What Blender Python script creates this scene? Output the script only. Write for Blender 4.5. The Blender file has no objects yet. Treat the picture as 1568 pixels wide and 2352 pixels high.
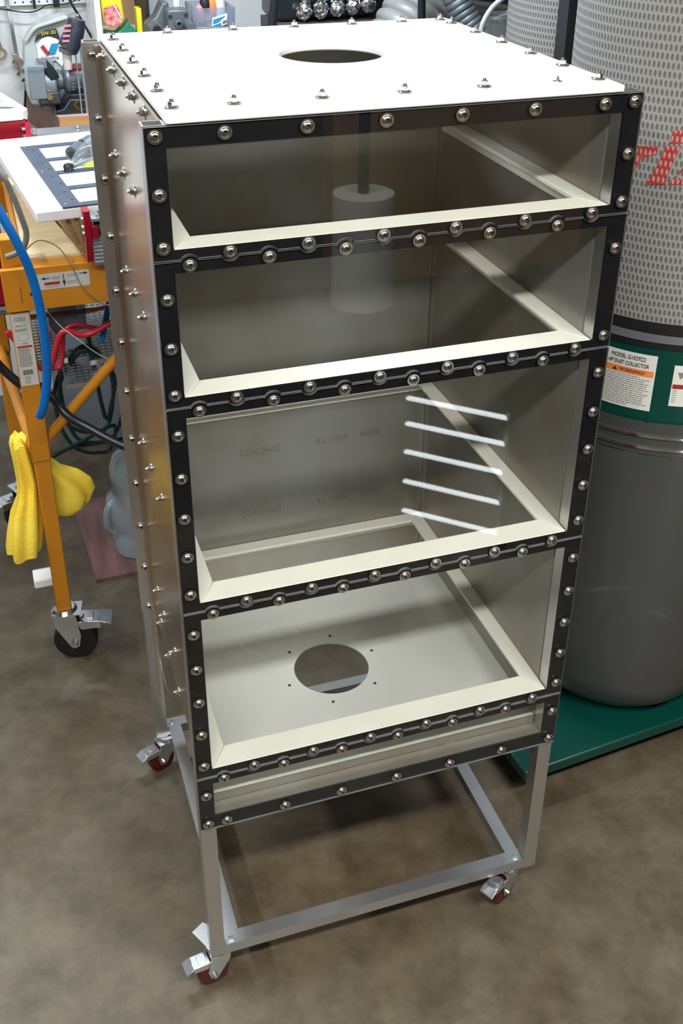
import bpy, bmesh, math, random
from mathutils import Vector, Matrix, Quaternion
random.seed(7)
PI = math.pi; R = math.radians
scene = bpy.context.scene
COL = scene.collection

# ------------------------------------------------------------------ camera
cd = bpy.data.cameras.new('camera'); cam = bpy.data.objects.new('camera', cd); COL.objects.link(cam)
F, CX, CY = 2475.2, 777.9, 990.4
A_, B_, C_ = -0.3225, 0.5115, 0.0056
r_ = Vector((1, 0, 0)); f_ = Vector((0, math.cos(B_), -math.sin(B_))); u_ = Vector((0, math.sin(B_), math.cos(B_)))
r2 = r_*math.cos(C_)+u_*math.sin(C_); u2 = u_*math.cos(C_)-r_*math.sin(C_)
yaw = Matrix.Rotation(A_, 3, 'Z')
r2, u2, f_ = yaw@r2, yaw@u2, yaw@f_
M = Matrix((r2, u2, -f_)).transposed().to_4x4(); M.translation = Vector((-0.1664, -1.1643, 1.7607))
cam.matrix_world = M
cd.sensor_fit = 'HORIZONTAL'; cd.sensor_width = 36; cd.lens = F/1568*36
cd.shift_x = (784-CX)/1568; cd.shift_y = -(1176-CY)/1568
cd.clip_start = 0.05
scene.camera = cam

# ------------------------------------------------------------------ world, lights, exposure
scene.view_settings.view_transform = 'Standard'; scene.view_settings.look = 'None'
scene.view_settings.gamma = 1; scene.view_settings.use_curve_mapping = False
scene.view_settings.exposure = 0.0
w = bpy.data.worlds.new('world'); scene.world = w; w.use_nodes = True
w.node_tree.nodes['Background'].inputs[0].default_value = (0.75, 0.8, 0.85, 1)
w.node_tree.nodes['Background'].inputs[1].default_value = 0.25
CEIL = 2.62
LAMPS = [  # x, y, length, rot, watts, colour : ceiling fluorescents of the garage
    (0.25, 1.15, 1.2, 0.0, 48, (0.84, 0.93, 1.0)),
    (-0.55, -1.35, 1.2, 0.0, 66, (1.0, 0.98, 0.92)),
    (0.95, -1.35, 1.2, 0.0, 66, (1.0, 0.98, 0.92)),
    (-1.35, 0.75, 1.2, PI/2, 42, (0.90, 0.95, 1.0)),
]
for i, (x, y, ln, rz, wt, c) in enumerate(LAMPS):
    ld = bpy.data.lights.new('tube_light', 'AREA'); ld.shape = 'RECTANGLE'; ld.size = ln; ld.size_y = 0.14
    ld.energy = wt; ld.color = c
    lo = bpy.data.objects.new('tube_light', ld); COL.objects.link(lo)
    lo.location = (x, y, CEIL-0.095); lo.rotation_euler = (0, 0, rz)

# ------------------------------------------------------------------ materials
def mat(name, color, rough=0.5, metal=0.0, var=0.0, scale=8.0, color2=None, bump=0.0, bscale=60.0, stretch=None,
        spec=0.5, detail=4.0, roughvar=0.0, emit=0.0, trans=0.0, coat=0.0):
    m = bpy.data.materials.new(name); m.use_nodes = True; nt = m.node_tree
    b = nt.nodes['Principled BSDF']
    b.inputs['Base Color'].default_value = (*color, 1); b.inputs['Roughness'].default_value = rough
    b.inputs['Metallic'].default_value = metal; b.inputs['Specular IOR Level'].default_value = spec
    if coat: b.inputs['Coat Weight'].default_value = coat
    if trans: b.inputs['Transmission Weight'].default_value = trans
    if emit:
        b.inputs['Emission Color'].default_value = (*color, 1); b.inputs['Emission Strength'].default_value = emit
    if var or color2 or bump or roughvar:
        tc = nt.nodes.new('ShaderNodeTexCoord'); mp = nt.nodes.new('ShaderNodeMapping')
        if stretch: mp.inputs['Scale'].default_value = stretch
        nt.links.new(tc.outputs['Object'], mp.inputs[0])
    if var or color2:
        n = nt.nodes.new('ShaderNodeTexNoise'); n.inputs['Scale'].default_value = scale; n.inputs['Detail'].default_value = detail
        nt.links.new(mp.outputs[0], n.inputs['Vector'])
        cr = nt.nodes.new('ShaderNodeValToRGB')
        c2 = color2 if color2 else tuple(min(1, max(0, k*(1-var))) for k in color)
        cr.color_ramp.elements[0].position = 0.35; cr.color_ramp.elements[1].position = 0.65
        cr.color_ramp.elements[0].color = (*c2, 1); cr.color_ramp.elements[1].color = (*color, 1)
        nt.links.new(n.outputs['Fac'], cr.inputs[0]); nt.links.new(cr.outputs[0], b.inputs['Base Color'])
    if roughvar:
        n = nt.nodes.new('ShaderNodeTexNoise'); n.inputs['Scale'].default_value = scale*0.6
        nt.links.new(mp.outputs[0], n.inputs['Vector'])
        mr = nt.nodes.new('ShaderNodeMapRange'); mr.inputs[3].default_value = max(0.02, rough-roughvar); mr.inputs[4].default_value = rough+roughvar
        nt.links.new(n.outputs['Fac'], mr.inputs[0]); nt.links.new(mr.outputs[0], b.inputs['Roughness'])
    if bump:
        n = nt.nodes.new('ShaderNodeTexNoise'); n.inputs['Scale'].default_value = bscale
        nt.links.new(mp.outputs[0], n.inputs['Vector'])
        bp = nt.nodes.new('ShaderNodeBump'); bp.inputs['Strength'].default_value = bump; bp.inputs['Distance'].default_value = 0.002
        nt.links.new(n.outputs['Fac'], bp.inputs['Height']); nt.links.new(bp.outputs[0], b.inputs['Normal'])
    return m

def clear_mat(name, tint, gloss_rough=0.02, ior=1.5, body=0.0, bodycol=(0.6, 0.6, 0.6), body_rough=0.3):
    m = bpy.data.materials.new(name); m.use_nodes = True; nt = m.node_tree
    for n in list(nt.nodes): nt.nodes.remove(n)
    o = nt.nodes.new('ShaderNodeOutputMaterial'); t = nt.nodes.new('ShaderNodeBsdfTransparent'); t.inputs[0].default_value = (*tint, 1)
    g = nt.nodes.new('ShaderNodeBsdfGlossy'); g.inputs['Roughness'].default_value = gloss_rough
    fr = nt.nodes.new('ShaderNodeFresnel')   # leaving the sheet the ratio turns over, as the ray is not bent here
    geo = nt.nodes.new('ShaderNodeNewGeometry'); im = nt.nodes.new('ShaderNodeMapRange')
    im.inputs[3].default_value = ior; im.inputs[4].default_value = 1/ior
    nt.links.new(geo.outputs['Backfacing'], im.inputs[0]); nt.links.new(im.outputs[0], fr.inputs['IOR'])
    src = t.outputs[0]
    if body:
        d = nt.nodes.new('ShaderNodeBsdfDiffuse'); d.inputs[0].default_value = (*bodycol, 1)
        mx0 = nt.nodes.new('ShaderNodeMixShader'); mx0.inputs[0].default_value = body
        nt.links.new(t.outputs[0], mx0.inputs[1]); nt.links.new(d.outputs[0], mx0.inputs[2]); src = mx0.outputs[0]
    mx = nt.nodes.new('ShaderNodeMixShader')
    nt.links.new(fr.outputs[0], mx.inputs[0]); nt.links.new(src, mx.inputs[1]); nt.links.new(g.outputs[0], mx.inputs[2])
    nt.links.new(mx.outputs[0], o.inputs[0])
    return m

def math_node(nt, op, a, b=None, c=None):
    n = nt.nodes.new('ShaderNodeMath'); n.operation = op
    for i, v in enumerate((a, b, c)):
        if v is None: continue
        if isinstance(v, (int, float)): n.inputs[i].default_value = v
        else: nt.links.new(v, n.inputs[i])
    return n.outputs[0]

def dimple_mat(name, base, dark, radius):
    """woven filter cloth: staggered rows of small upright oval dimples round a cylinder on the object's z axis"""
    m = bpy.data.materials.new(name); m.use_nodes = True; nt = m.node_tree; b = nt.nodes['Principled BSDF']
    b.inputs['Roughness'].default_value = 0.75
    tc = nt.nodes.new('ShaderNodeTexCoord'); sp = nt.nodes.new('ShaderNodeSeparateXYZ'); nt.links.new(tc.outputs['Object'], sp.inputs[0])
    th = math_node(nt, 'ARCTAN2', sp.outputs[1], sp.outputs[0])
    u = math_node(nt, 'MULTIPLY', th, round(2*PI*radius/0.0078)/(2*PI)); v = math_node(nt, 'MULTIPLY', sp.outputs[2], 1/0.0135)
    row = math_node(nt, 'MODULO', math_node(nt, 'FLOOR', v), 2.0)
    uu = math_node(nt, 'FRACT', math_node(nt, 'MULTIPLY_ADD', row, 0.5, math_node(nt, 'ADD', u, 500.0))); vv = math_node(nt, 'FRACT', v)
    dx = math_node(nt, 'MULTIPLY', math_node(nt, 'SUBTRACT', uu, 0.5), 3.3); dy = math_node(nt, 'MULTIPLY', math_node(nt, 'SUBTRACT', vv, 0.5), 2.5)
    d = math_node(nt, 'ADD', math_node(nt, 'MULTIPLY', dx, dx), math_node(nt, 'MULTIPLY', dy, dy))
    mr = nt.nodes.new('ShaderNodeMapRange'); mr.interpolation_type = 'SMOOTHSTEP'; mr.inputs[1].default_value = 0.4; mr.inputs[2].default_value = 1.3
    nt.links.new(d, mr.inputs[0])
    mx = nt.nodes.new('ShaderNodeMix'); mx.data_type = 'RGBA'; mx.inputs[6].default_value = (*dark, 1); mx.inputs[7].default_value = (*base, 1)
    nt.links.new(mr.outputs[0], mx.inputs[0]); nt.links.new(mx.outputs[2], b.inputs['Base Color'])
    bp = nt.nodes.new('ShaderNodeBump'); bp.inputs['Strength'].default_value = 0.5; bp.inputs['Distance'].default_value = 0.003
    nt.links.new(mr.outputs[0], bp.inputs['Height']); nt.links.new(bp.outputs[0], b.inputs['Normal'])
    return m

def perforated_mat(name):
    m = mat(name, (0.55, 0.57, 0.6), 0.3, 0.9); nt = m.node_tree; b = nt.nodes['Principled BSDF']
    tc = nt.nodes.new('ShaderNodeTexCoord'); sp = nt.nodes.new('ShaderNodeSeparateXYZ'); nt.links.new(tc.outputs['Object'], sp.inputs[0])
    fx = math_node(nt, 'FRACT', math_node(nt, 'MULTIPLY', sp.outputs[0], 70.0)); fy = math_node(nt, 'FRACT', math_node(nt, 'MULTIPLY', sp.outputs[1], 85.0))
    hole = math_node(nt, 'MULTIPLY', math_node(nt, 'GREATER_THAN', fx, 0.3), math_node(nt, 'GREATER_THAN', fy, 0.45))
    b.inputs['Alpha'].default_value = 1; inv = math_node(nt, 'SUBTRACT', 1.0, hole); nt.links.new(inv, b.inputs['Alpha'])
    return m

def floor_mat():
    m = bpy.data.materials.new('concrete'); m.use_nodes = True; nt = m.node_tree; b = nt.nodes['Principled BSDF']
    tc = nt.nodes.new('ShaderNodeTexCoord')
    def noise(s, d, rough=0.6):
        n = nt.nodes.new('ShaderNodeTexNoise'); n.inputs['Scale'].default_value = s; n.inputs['Detail'].default_value = d
        n.inputs['Roughness'].default_value = rough; nt.links.new(tc.outputs['Object'], n.inputs['Vector']); return n.outputs['Fac']
    def ramp(fac, p0, c0, p1, c1):
        r = nt.nodes.new('ShaderNodeValToRGB'); e = r.color_ramp.elements
        e[0].position = p0; e[0].color = (*c0, 1); e[1].position = p1; e[1].color = (*c1, 1); nt.links.new(fac, r.inputs[0]); return r.outputs[0]
    base = ramp(noise(1.6, 5), 0.35, (0.078, 0.054, 0.027), 0.68, (0.132, 0.116, 0.086))
    mott = ramp(noise(9, 6, 0.7), 0.36, (0.50, 0.45, 0.38), 0.62, (1.12, 1.12, 1.12))
    mx = nt.nodes.new('ShaderNodeMix'); mx.data_type = 'RGBA'; mx.blend_type = 'MULTIPLY'; mx.inputs[0].default_value = 0.8
    nt.links.new(base, mx.inputs[6]); nt.links.new(mott, mx.inputs[7])
    spk = ramp(noise(140, 2), 0.72, (0, 0, 0), 0.76, (1, 1, 1))
    mx2 = nt.nodes.new('ShaderNodeMix'); mx2.data_type = 'RGBA'; nt.links.new(mx.outputs[2], mx2.inputs[6]); mx2.inputs[7].default_value = (0.3, 0.28, 0.24, 1)
    nt.links.new(math_node(nt, 'MULTIPLY', spk, 0.35), mx2.inputs[0])
    nt.links.new(mx2.outputs[2], b.inputs['Base Color'])
    mr = nt.nodes.new('ShaderNodeMapRange'); mr.inputs[3].default_value = 0.32; mr.inputs[4].default_value = 0.6
    nt.links.new(noise(3, 4), mr.inputs[0]); nt.links.new(mr.outputs[0], b.inputs['Roughness'])
    bp = nt.nodes.new('ShaderNodeBump'); bp.inputs['Strength'].default_value = 0.15; bp.inputs['Distance'].default_value = 0.002
    nt.links.new(noise(60, 4), bp.inputs['Height']); nt.links.new(bp.outputs[0], b.inputs['Normal'])
    return m

MT = dict(
    floor=floor_mat(),
    wall=mat('painted_wall', (0.66, 0.68, 0.68), 0.6, var=0.06, scale=2),
    wallback=mat('far_wall', (0.06, 0.05, 0.042), 0.7, var=0.3, scale=1.2),
    ceil=mat('ceiling_paint', (0.7, 0.7, 0.68), 0.8, var=0.05),
    pegboard=mat('pegboard', (0.70, 0.72, 0.72), 0.6, var=0.05),
    hole=mat('dark_hole', (0.03, 0.03, 0.035), 0.9, var=0.1),
    alu=mat('brushed_aluminium', (0.60, 0.59, 0.58), 0.30, 0.95, var=0.05, scale=6, detail=1.0),
    alu2=mat('mill_aluminium', (0.60, 0.62, 0.65), 0.30, 0.95, var=0.06, scale=6, detail=1.0),
    skin=mat('stainless_skin', (0.70, 0.62, 0.53), 0.26, 1.0, scale=5, color2=(0.58, 0.48, 0.38), roughvar=0.06, bump=0.25, bscale=7),  # warm tint paints in the reflected orange and brown surroundings
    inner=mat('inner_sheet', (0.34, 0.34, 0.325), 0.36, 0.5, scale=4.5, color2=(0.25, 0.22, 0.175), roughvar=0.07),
    floorsheet=mat('floor_sheet', (0.86, 0.87, 0.86), 0.26, 0.35, var=0.08, scale=3, roughvar=0.06),
    hdpe=mat('white_plastic', (0.90, 0.91, 0.89), 0.35, var=0.02, scale=20),
    cream=mat('cream_plastic', (0.885, 0.865, 0.785), 0.5, var=0.05, scale=14),
    rubber=mat('black_gasket', (0.008, 0.008, 0.010), 0.6, spec=0.08, var=0.3, scale=40),
    clear=clear_mat('clear_sheet', (0.955, 0.965, 0.96), 0.012, 1.45),
    clearedge=mat('sheet_edge', (0.16, 0.17, 0.17), 0.25, var=0.2, scale=60),
    steel=mat('bolt_steel', (0.66, 0.64, 0.60), 0.24, 1.0, var=0.15, scale=90),
    recess=mat('bolt_recess', (0.05, 0.05, 0.05), 0.5, 0.5, var=0.2),
    zinc=mat('zinc_plate', (0.62, 0.66, 0.70), 0.28, 0.9, var=0.12, scale=50),
    darkred=mat('dark_red_wheel', (0.085, 0.006, 0.008), 0.35, var=0.2, scale=30),
    black=mat('black_rubber', (0.010, 0.010, 0.011), 0.5, var=0.3, scale=30),
    blackpaint=mat('black_paint', (0.015, 0.018, 0.024), 0.35, var=0.2, scale=20),
    orange=mat('orange_paint', (0.62, 0.235, 0.012), 0.4, var=0.14, scale=9, roughvar=0.1, bump=0.08, bscale=90),
    green=mat('green_paint', (0.0, 0.05, 0.038), 0.35, var=0.12, scale=6),
    cloth=dimple_mat('filter_cloth', (0.275, 0.27, 0.26), (0.125, 0.124, 0.12), 0.232),
    clothred=dimple_mat('filter_cloth_print', (0.36, 0.028, 0.022), (0.46, 0.24, 0.21), 0.2325),
    bag=clear_mat('cloudy_bag', (0.75, 0.78, 0.78), 0.22, 1.5, body=0.78, bodycol=(0.075, 0.078, 0.076)),
    silver=mat('silver_band', (0.19, 0.20, 0.225), 0.45, 0.3, var=0.1),
    label=mat('white_label', (0.72, 0.72, 0.68), 0.5, var=0.06, scale=30),
    oldlabel=mat('old_label', (0.62, 0.60, 0.55), 0.5, var=0.12, scale=25),
    ink=mat('black_ink', (0.03, 0.03, 0.035), 0.6, var=0.2),
    greyink=mat('grey_ink', (0.22, 0.22, 0.22), 0.6, var=0.2),
    redink=mat('red_ink', (0.45, 0.03, 0.03), 0.55, var=0.15),
    orangeink=mat('orange_ink', (0.85, 0.24, 0.05), 0.55, var=0.08),
    blueink=mat('blue_ink', (0.02, 0.28, 0.55), 0.5, var=0.1),
    yellow=mat('yellow_plastic', (0.85, 0.72, 0.03), 0.45, var=0.1),
    ply=mat('plywood', (0.80, 0.68, 0.43), 0.5, scale=5, color2=(0.68, 0.54, 0.30), stretch=(1, 5, 1)),
    plyedge=mat('plywood_edge', (0.42, 0.27, 0.10), 0.6, var=0.3, scale=90),
    wood=mat('sawn_wood', (0.55, 0.30, 0.12), 0.55, scale=6, color2=(0.42, 0.20, 0.07), stretch=(1, 1, 8)),
    redwood=mat('reddish_wood', (0.20, 0.085, 0.055), 0.6, scale=7, color2=(0.11, 0.045, 0.03), stretch=(6, 1, 1)),
    board=mat('worn_red_board', (0.20, 0.10, 0.095), 0.6, scale=6, color2=(0.13, 0.065, 0.06), stretch=(6, 1, 1)),
    darkwood=mat('dark_strips', (0.13, 0.11, 0.11), 0.6, var=0.3, scale=9),
    redan=mat('red_anodised', (0.42, 0.010, 0.032), 0.3, 0.35, var=0.12, scale=12),
    slate=mat('slate_plate', (0.065, 0.085, 0.125), 0.5, 0.2, var=0.2, scale=25, bump=0.1, bscale=200),
    castiron=mat('painted_iron', (0.16, 0.19, 0.22), 0.45, 0.4, var=0.3, scale=18, bump=0.2, bscale=80),
    grinder=mat('grinder_paint', (0.12, 0.15, 0.175), 0.35, 0.3, var=0.2, scale=25),
    grindblk=mat('grinder_black', (0.02, 0.026, 0.035), 0.35, 0.2, var=0.3, scale=12),
    guard=mat('guard_grey', (0.30, 0.36, 0.42), 0.4, 0.5, var=0.15, scale=12),
    brass=mat('brass', (0.75, 0.52, 0.24), 0.3, 0.9, var=0.1),
    chrome=mat('chrome', (0.75, 0.76, 0.78), 0.12, 1.0, var=0.05),
    bottle=mat('grey_bottle', (0.46, 0.50, 0.49), 0.35, var=0.08, scale=9),
    navy=mat('dark_tool_body', (0.045, 0.05, 0.075), 0.35, 0.3, var=0.3, scale=30),
    blue=mat('blue_hose', (0.0, 0.13, 0.46), 0.35, var=0.08, scale=20),
    greyhose=mat('grey_hose', (0.20, 0.19, 0.16), 0.5, var=0.15, scale=30),
    wire=mat('thin_wire', (0.22, 0.20, 0.17), 0.4, 0.4, var=0.1),
    greencord=mat('green_cord', (0.008, 0.035, 0.032), 0.4, var=0.2, scale=40),
    blackhose=mat('black_hose', (0.010, 0.014, 0.018), 0.35, var=0.2, scale=30),
    redcord=mat('red_cord', (0.62, 0.02, 0.045), 0.35, var=0.12, scale=30),
    ducting=mat('ribbed_duct', (0.33, 0.345, 0.35), 0.4, 0.1, var=0.2, scale=15),
    foil=mat('crinkled_foil', (0.8, 0.82, 0.85), 0.16, 1.0, bump=1.0, bscale=55),
    foilbump=mat('dark_wrap', (0.05, 0.055, 0.06), 0.14, 0.5, bump=1.0, bscale=60, var=0.2),
    clearplastic=clear_mat('thin_clear_plastic', (0.92, 0.94, 0.95), 0.06, 1.5, body=0.12, bodycol=(0.7, 0.75, 0.78)),
    water=clear_mat('jug_plastic', (0.86, 0.93, 0.95), 0.05, 1.6, body=0.28, bodycol=(0.60, 0.74, 0.80)),
    smoke=clear_mat('smoky_plastic', (0.55, 0.55, 0.58), 0.06, 1.5, body=0.30, bodycol=(0.14, 0.14, 0.16)),
    lime=mat('lime_label', (0.72, 0.88, 0.02), 0.45, var=0.08),
    ycloth=mat('yellow_cloth', (0.95, 0.72, 0.07), 0.85, scale=14, color2=(0.90, 0.62, 0.04), bump=0.5, bscale=220),
    perf=perforated_mat('perforated_metal'),
    benchgrey=mat('bench_grey', (0.30, 0.32, 0.33), 0.5, var=0.12, scale=4),
    benchlow=mat('bench_blue_grey', (0.17, 0.20, 0.23), 0.6, var=0.12, scale=3),
    tubeglow=mat('streak_tube_glow', (0.9, 0.96, 1.0), 0.4, emit=11.0, var=0.01),  # glow of the added tubes that streak the clear fronts
    housing=mat('lamp_housing', (0.8, 0.8, 0.78), 0.5, var=0.03),
    millprint=mat('faint_mill_print', (0.245, 0.225, 0.20), 0.45, 0.5, var=0.1),
    tan=mat('cardboard', (0.45, 0.28, 0.14), 0.7, var=0.15, scale=10),
    redbag=mat('red_bag_print', (0.62, 0.03, 0.05), 0.35, var=0.5, scale=60, color2=(0.75, 0.45, 0.45)),
    greenplastic=mat('green_plastic', (0.02, 0.22, 0.12), 0.35, var=0.2, scale=20),
    paper=mat('paper_white', (0.82, 0.82, 0.80), 0.7, var=0.04),
    bin=clear_mat('clear_bin_plastic', (0.80, 0.84, 0.92), 0.1, 1.5, body=0.28, bodycol=(0.4, 0.45, 0.55)),
    darktub=mat('dark_tub', (0.02, 0.024, 0.03), 0.3, var=0.2, scale=14),
    pink=mat('pink_plastic', (0.6, 0.25, 0.28), 0.5, var=0.1),
)

# ------------------------------------------------------------------ mesh helpers
def world_loc(o):
    v = Vector((0, 0, 0))
    while o: v += o.location; o = o.parent
    return v

class MB:
    def __init__(s): s.v = []; s.f = []; s.m = []; s.mi = 0; s.smooth = []; s.sm = False
    def add(s, vs, fs, sm=None):
        o = len(s.v); s.v += [tuple(v) for v in vs]
        for f in fs: s.f.append(tuple(i+o for i in f)); s.m.append(s.mi); s.smooth.append(s.sm if sm is None else sm)
        return s
    def box(s, x0, x1, y0, y1, z0, z1, mtx=None):
        vs = [Vector((x, y, z)) for z in (z0, z1) for y in (y0, y1) for x in (x0, x1)]
        if mtx: vs = [mtx@v for v in vs]
        return s.add(vs, [(0, 2, 3, 1), (4, 5, 7, 6), (0, 1, 5, 4), (2, 6, 7, 3), (0, 4, 6, 2), (1, 3, 7, 5)], False)
    def prism(s, poly, axis, a, b, mtx=None):
        """poly: 2D points; axis 'x','y','z' = extrusion axis between a and b"""
        def P(p, t):
            v = {'x': (t, p[0], p[1]), 'y': (p[0], t, p[1]), 'z': (p[0], p[1], t)}[axis]; v = Vector(v)
            return mtx@v if mtx else v
        n = len(poly)
        vs = [P(p, a) for p in poly]+[P(p, b) for p in poly]
        fs = [tuple(range(n)), tuple(range(2*n-1, n-1, -1))]+[(i, i+n, (i+1) % n+n, (i+1) % n) for i in range(n)]
        return s.add(vs, fs, False)
    def cyl(s, p0, p1, r0, r1=None, n=16, caps=True, sm=True):
        r1 = r0 if r1 is None else r1
        p0, p1 = Vector(p0), Vector(p1); d = (p1-p0).normalized(); q = d.to_track_quat('Z', 'Y')
        vs = []
        for p, r in ((p0, r0), (p1, r1)):
            for i in range(n):
                a = 2*PI*i/n; vs.append(p+q@Vector((r*math.cos(a), r*math.sin(a), 0)))
        s.add(vs, [(i, (i+1) % n, n+(i+1) % n, n+i) for i in range(n)], sm)
        if caps: s.add(vs, [tuple(range(n-1, -1, -1)), tuple(range(n, 2*n))], False)
        return s
    def lathe(s, prof, c=(0, 0, 0), n=32, axis='z', a0=0, a1=2*PI, wob=None):
        """prof = [(r,z)...]"""
        full = abs(a1-a0-2*PI) < 1e-6; m = n if full else n+1
        vs = []
        for (r, z) in prof:
            for i in range(m):
                a = a0+(a1-a0)*i/n; rr = r*(1+(wob(a, z) if wob else 0))
                x, y = rr*math.cos(a), rr*math.sin(a)
                v = {'z': (x, y, z), 'x': (z, x, y), 'y': (x, z, y)}[axis]
                vs.append((v[0]+c[0], v[1]+c[1], v[2]+c[2]))
        fs = []
        for j in range(len(prof)-1):
            for i in range(n):
                k = (i+1) % m if full else i+1
                fs.append((j*m+i, j*m+k, (j+1)*m+k, (j+1)*m+i))
        return s.add(vs, fs, True)
    def tube(s, pts, r, n=10, res=6, closed=False, rf=None, cap=True):
        P = [Vector(p) for p in pts]; path = []
        if len(P) > 2 and res > 1:
            for i in range(len(P)-1):
                p0 = P[max(0, i-1)]; p1 = P[i]; p2 = P[i+1]; p3 = P[min(len(P)-1, i+2)]
                for k in range(res):
                    t = k/res
                    path.append(0.5*((2*p1)+(-p0+p2)*t+(2*p0-5*p1+4*p2-p3)*t*t+(-p0+3*p1-3*p2+p3)*t**3))
            path.append(P[-1])
        else: path = P
        m = len(path); vs = []; up = None
        for i, p in enumerate(path):
            d = (path[min(i+1, m-1)]-path[max(i-1, 0)]).normalized()
            if up is None: up = d.orthogonal().normalized()
            up = (up-d*up.dot(d)).normalized(); sd = d.cross(up)
            rr = r*(rf(i/(m-1)) if rf else 1)
            for k in range(n):
                a = 2*PI*k/n; vs.append(p+(up*math.cos(a)+sd*math.sin(a))*rr)
        fs = [(i*n+k, i*n+(k+1) % n, (i+1)*n+(k+1) % n, (i+1)*n+k) for i in range(m-1) for k in range(n)]
        s.add(vs, fs, True)
        if cap: s.add(vs, [tuple(range(n-1, -1, -1)), tuple(range((m-1)*n, m*n))], False)
        return s
    def ball(s, c, r, n=12, sx=1, sy=1, sz=1, half=False):
        prof = []
        k = n//2
        for i in range(k+1):
            a = (0 if half else -PI/2)+(PI/2 if half else PI)*i/k
            prof.append((max(1e-5, math.cos(a)), math.sin(a)))
        vs = [(c[0]+p[0]*math.cos(2*PI*i/n)*r*sx, c[1]+p[0]*math.sin(2*PI*i/n)*r*sy, c[2]+p[1]*r*sz) for p in prof for i in range(n)]
        fs = [(j*n+i, j*n+(i+1) % n, (j+1)*n+(i+1) % n, (j+1)*n+i) for j in range(k) for i in range(n)]
        return s.add(vs, fs, True)
    def mesh(s, name, mats, off=Vector((0, 0, 0))):
        me = bpy.data.meshes.new(name)
        me.from_pydata([(v[0]-off[0], v[1]-off[1], v[2]-off[2]) for v in s.v], [], s.f)
        for m in (mats if isinstance(mats, (list, tuple)) else [mats]): me.materials.append(MT[m] if isinstance(m, str) else m)
        me.polygons.foreach_set('material_index', s.m); me.polygons.foreach_set('use_smooth', s.smooth)
        bm = bmesh.new(); bm.from_mesh(me); bmesh.ops.recalc_face_normals(bm, faces=bm.faces); bm.to_mesh(me); bm.free()
        me.set_sharp_from_angle(angle=R(42)); me.update(); return me
    def build(s, name, mats, parent=None, bevel=0.0, origin=None, segs=2):
        loc = Vector(origin) if origin is not None else (world_loc(parent) if parent else Vector((0, 0, 0)))
        me = s.mesh(name, mats, loc)
        o = bpy.data.objects.new(name, me); COL.objects.link(o)
        if parent: o.parent = parent; o.location = loc-world_loc(parent)
        else: o.location = loc
        if bevel:
            b = o.modifiers.new('bevel', 'BEVEL'); b.width = bevel; b.segments = segs; b.limit_method = 'ANGLE'; b.angle_limit = R(40)
            b.harden_normals = False
        return o

def thing(name, label, cat, loc=(0, 0, 0), group=None):
    o = bpy.data.objects.new(name, None); COL.objects.link(o); o.location = loc; o.empty_display_size = 0.05
    return tag(o, label, cat, group)
def tag(o, label, cat, group=None):
    o['label'] = label; o['category'] = cat
    if group: o['group'] = group
    return o
def struct(o): o['kind'] = 'structure'; return o
def inst(src, name, parent, loc, rot=None):
    o = bpy.data.objects.new(name, src if isinstance(src, bpy.types.Mesh) else src.data); COL.objects.link(o)
    o.parent = parent; o.location = Vector(loc)-(world_loc(parent) if parent else Vector((0, 0, 0)))
    if rot is not None: o.rotation_euler = rot
    return o
def copy_tree(o, parent=None):
    c = o.copy(); COL.objects.link(c); c.parent = parent
    for ch in list(o.children): copy_tree(ch, c)
    return c

def text(body, size, parent, material, mtx, name='lettering', bend=None, extrude=0.0002, align='LEFT', shear=0.0, sx=1.0):
    cu = bpy.data.curves.new(name, 'FONT'); cu.body = body; cu.size = size; cu.extrude = extrude; cu.align_x = align; cu.align_y = 'CENTER'
    cu.shear = shear
    t = bpy.data.objects.new('tmp', cu); COL.objects.link(t)
    dg = bpy.context.evaluated_depsgraph_get(); dg.update()
    me = bpy.data.meshes.new_from_object(t.evaluated_get(dg)); bpy.data.objects.remove(t); bpy.data.curves.remove(cu)
    off = world_loc(parent) if parent else Vector((0, 0, 0))
    for v in me.vertices:
        p = Vector((v.co.x*sx, v.co.y, v.co.z))
        p = bend(p) if bend else mtx@p
        v.co = p-off
    me.materials.clear(); me.materials.append(MT[material])
    o = bpy.data.objects.new(name, me); COL.objects.link(o); o.parent = parent
    return o
def frame_mtx(origin, xd, yd):
    xd = Vector(xd).normalized(); yd = Vector(yd); yd = (yd-xd*yd.dot(xd)).normalized(); zd = xd.cross(yd)
    m = Matrix((xd, yd, zd)).transposed().to_4x4(); m.translation = Vector(origin); return m

# ------------------------------------------------------------------ room
struct(MB().box(-2.2, 3.2, -3.2, 2.5, -0.05, 0.0).build('floor', 'floor'))
struct(MB().box(-2.2, 3.2, 2.42, 2.5, 0, CEIL).build('wall_back', 'wall'))
struct(MB().box(-2.28, -2.2, -3.2, 2.5, 0, CEIL).build('wall_left', 'wallback'))
struct(MB().box(3.2, 3.28, -3.2, 2.5, 0, CEIL).build('wall_right', 'wallback'))
struct(MB().box(-2.2, 3.2, -3.28, -3.2, 0, CEIL).build('wall_front', 'wallback'))
struct(MB().box(-2.2, 3.2, -3.2, 2.5, CEIL, CEIL+0.05).build('ceiling', 'ceil'))
for i, (x, y, ln, rz, wt, c) in enumerate(LAMPS):
    t = thing('ceiling_light', ['white ceiling strip light above the workbench', 'white ceiling strip light behind the camera on the left',
                                'white ceiling strip light behind the camera on the right', 'white ceiling strip light over the left side of the scaffold'][i], 'lamp', (x, y, CEIL-0.07), 'ceiling strip lights')
    MB().prism([(-0.10, -0.085), (0.10, -0.085), (0.06, 0), (-0.06, 0)], 'x', -0.63, 0.63, mtx=Matrix.Translation((x, y, CEIL))@Matrix.Rotation(rz, 4, 'Z')).build('housing', 'housing', t)
exec_later = []
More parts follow.
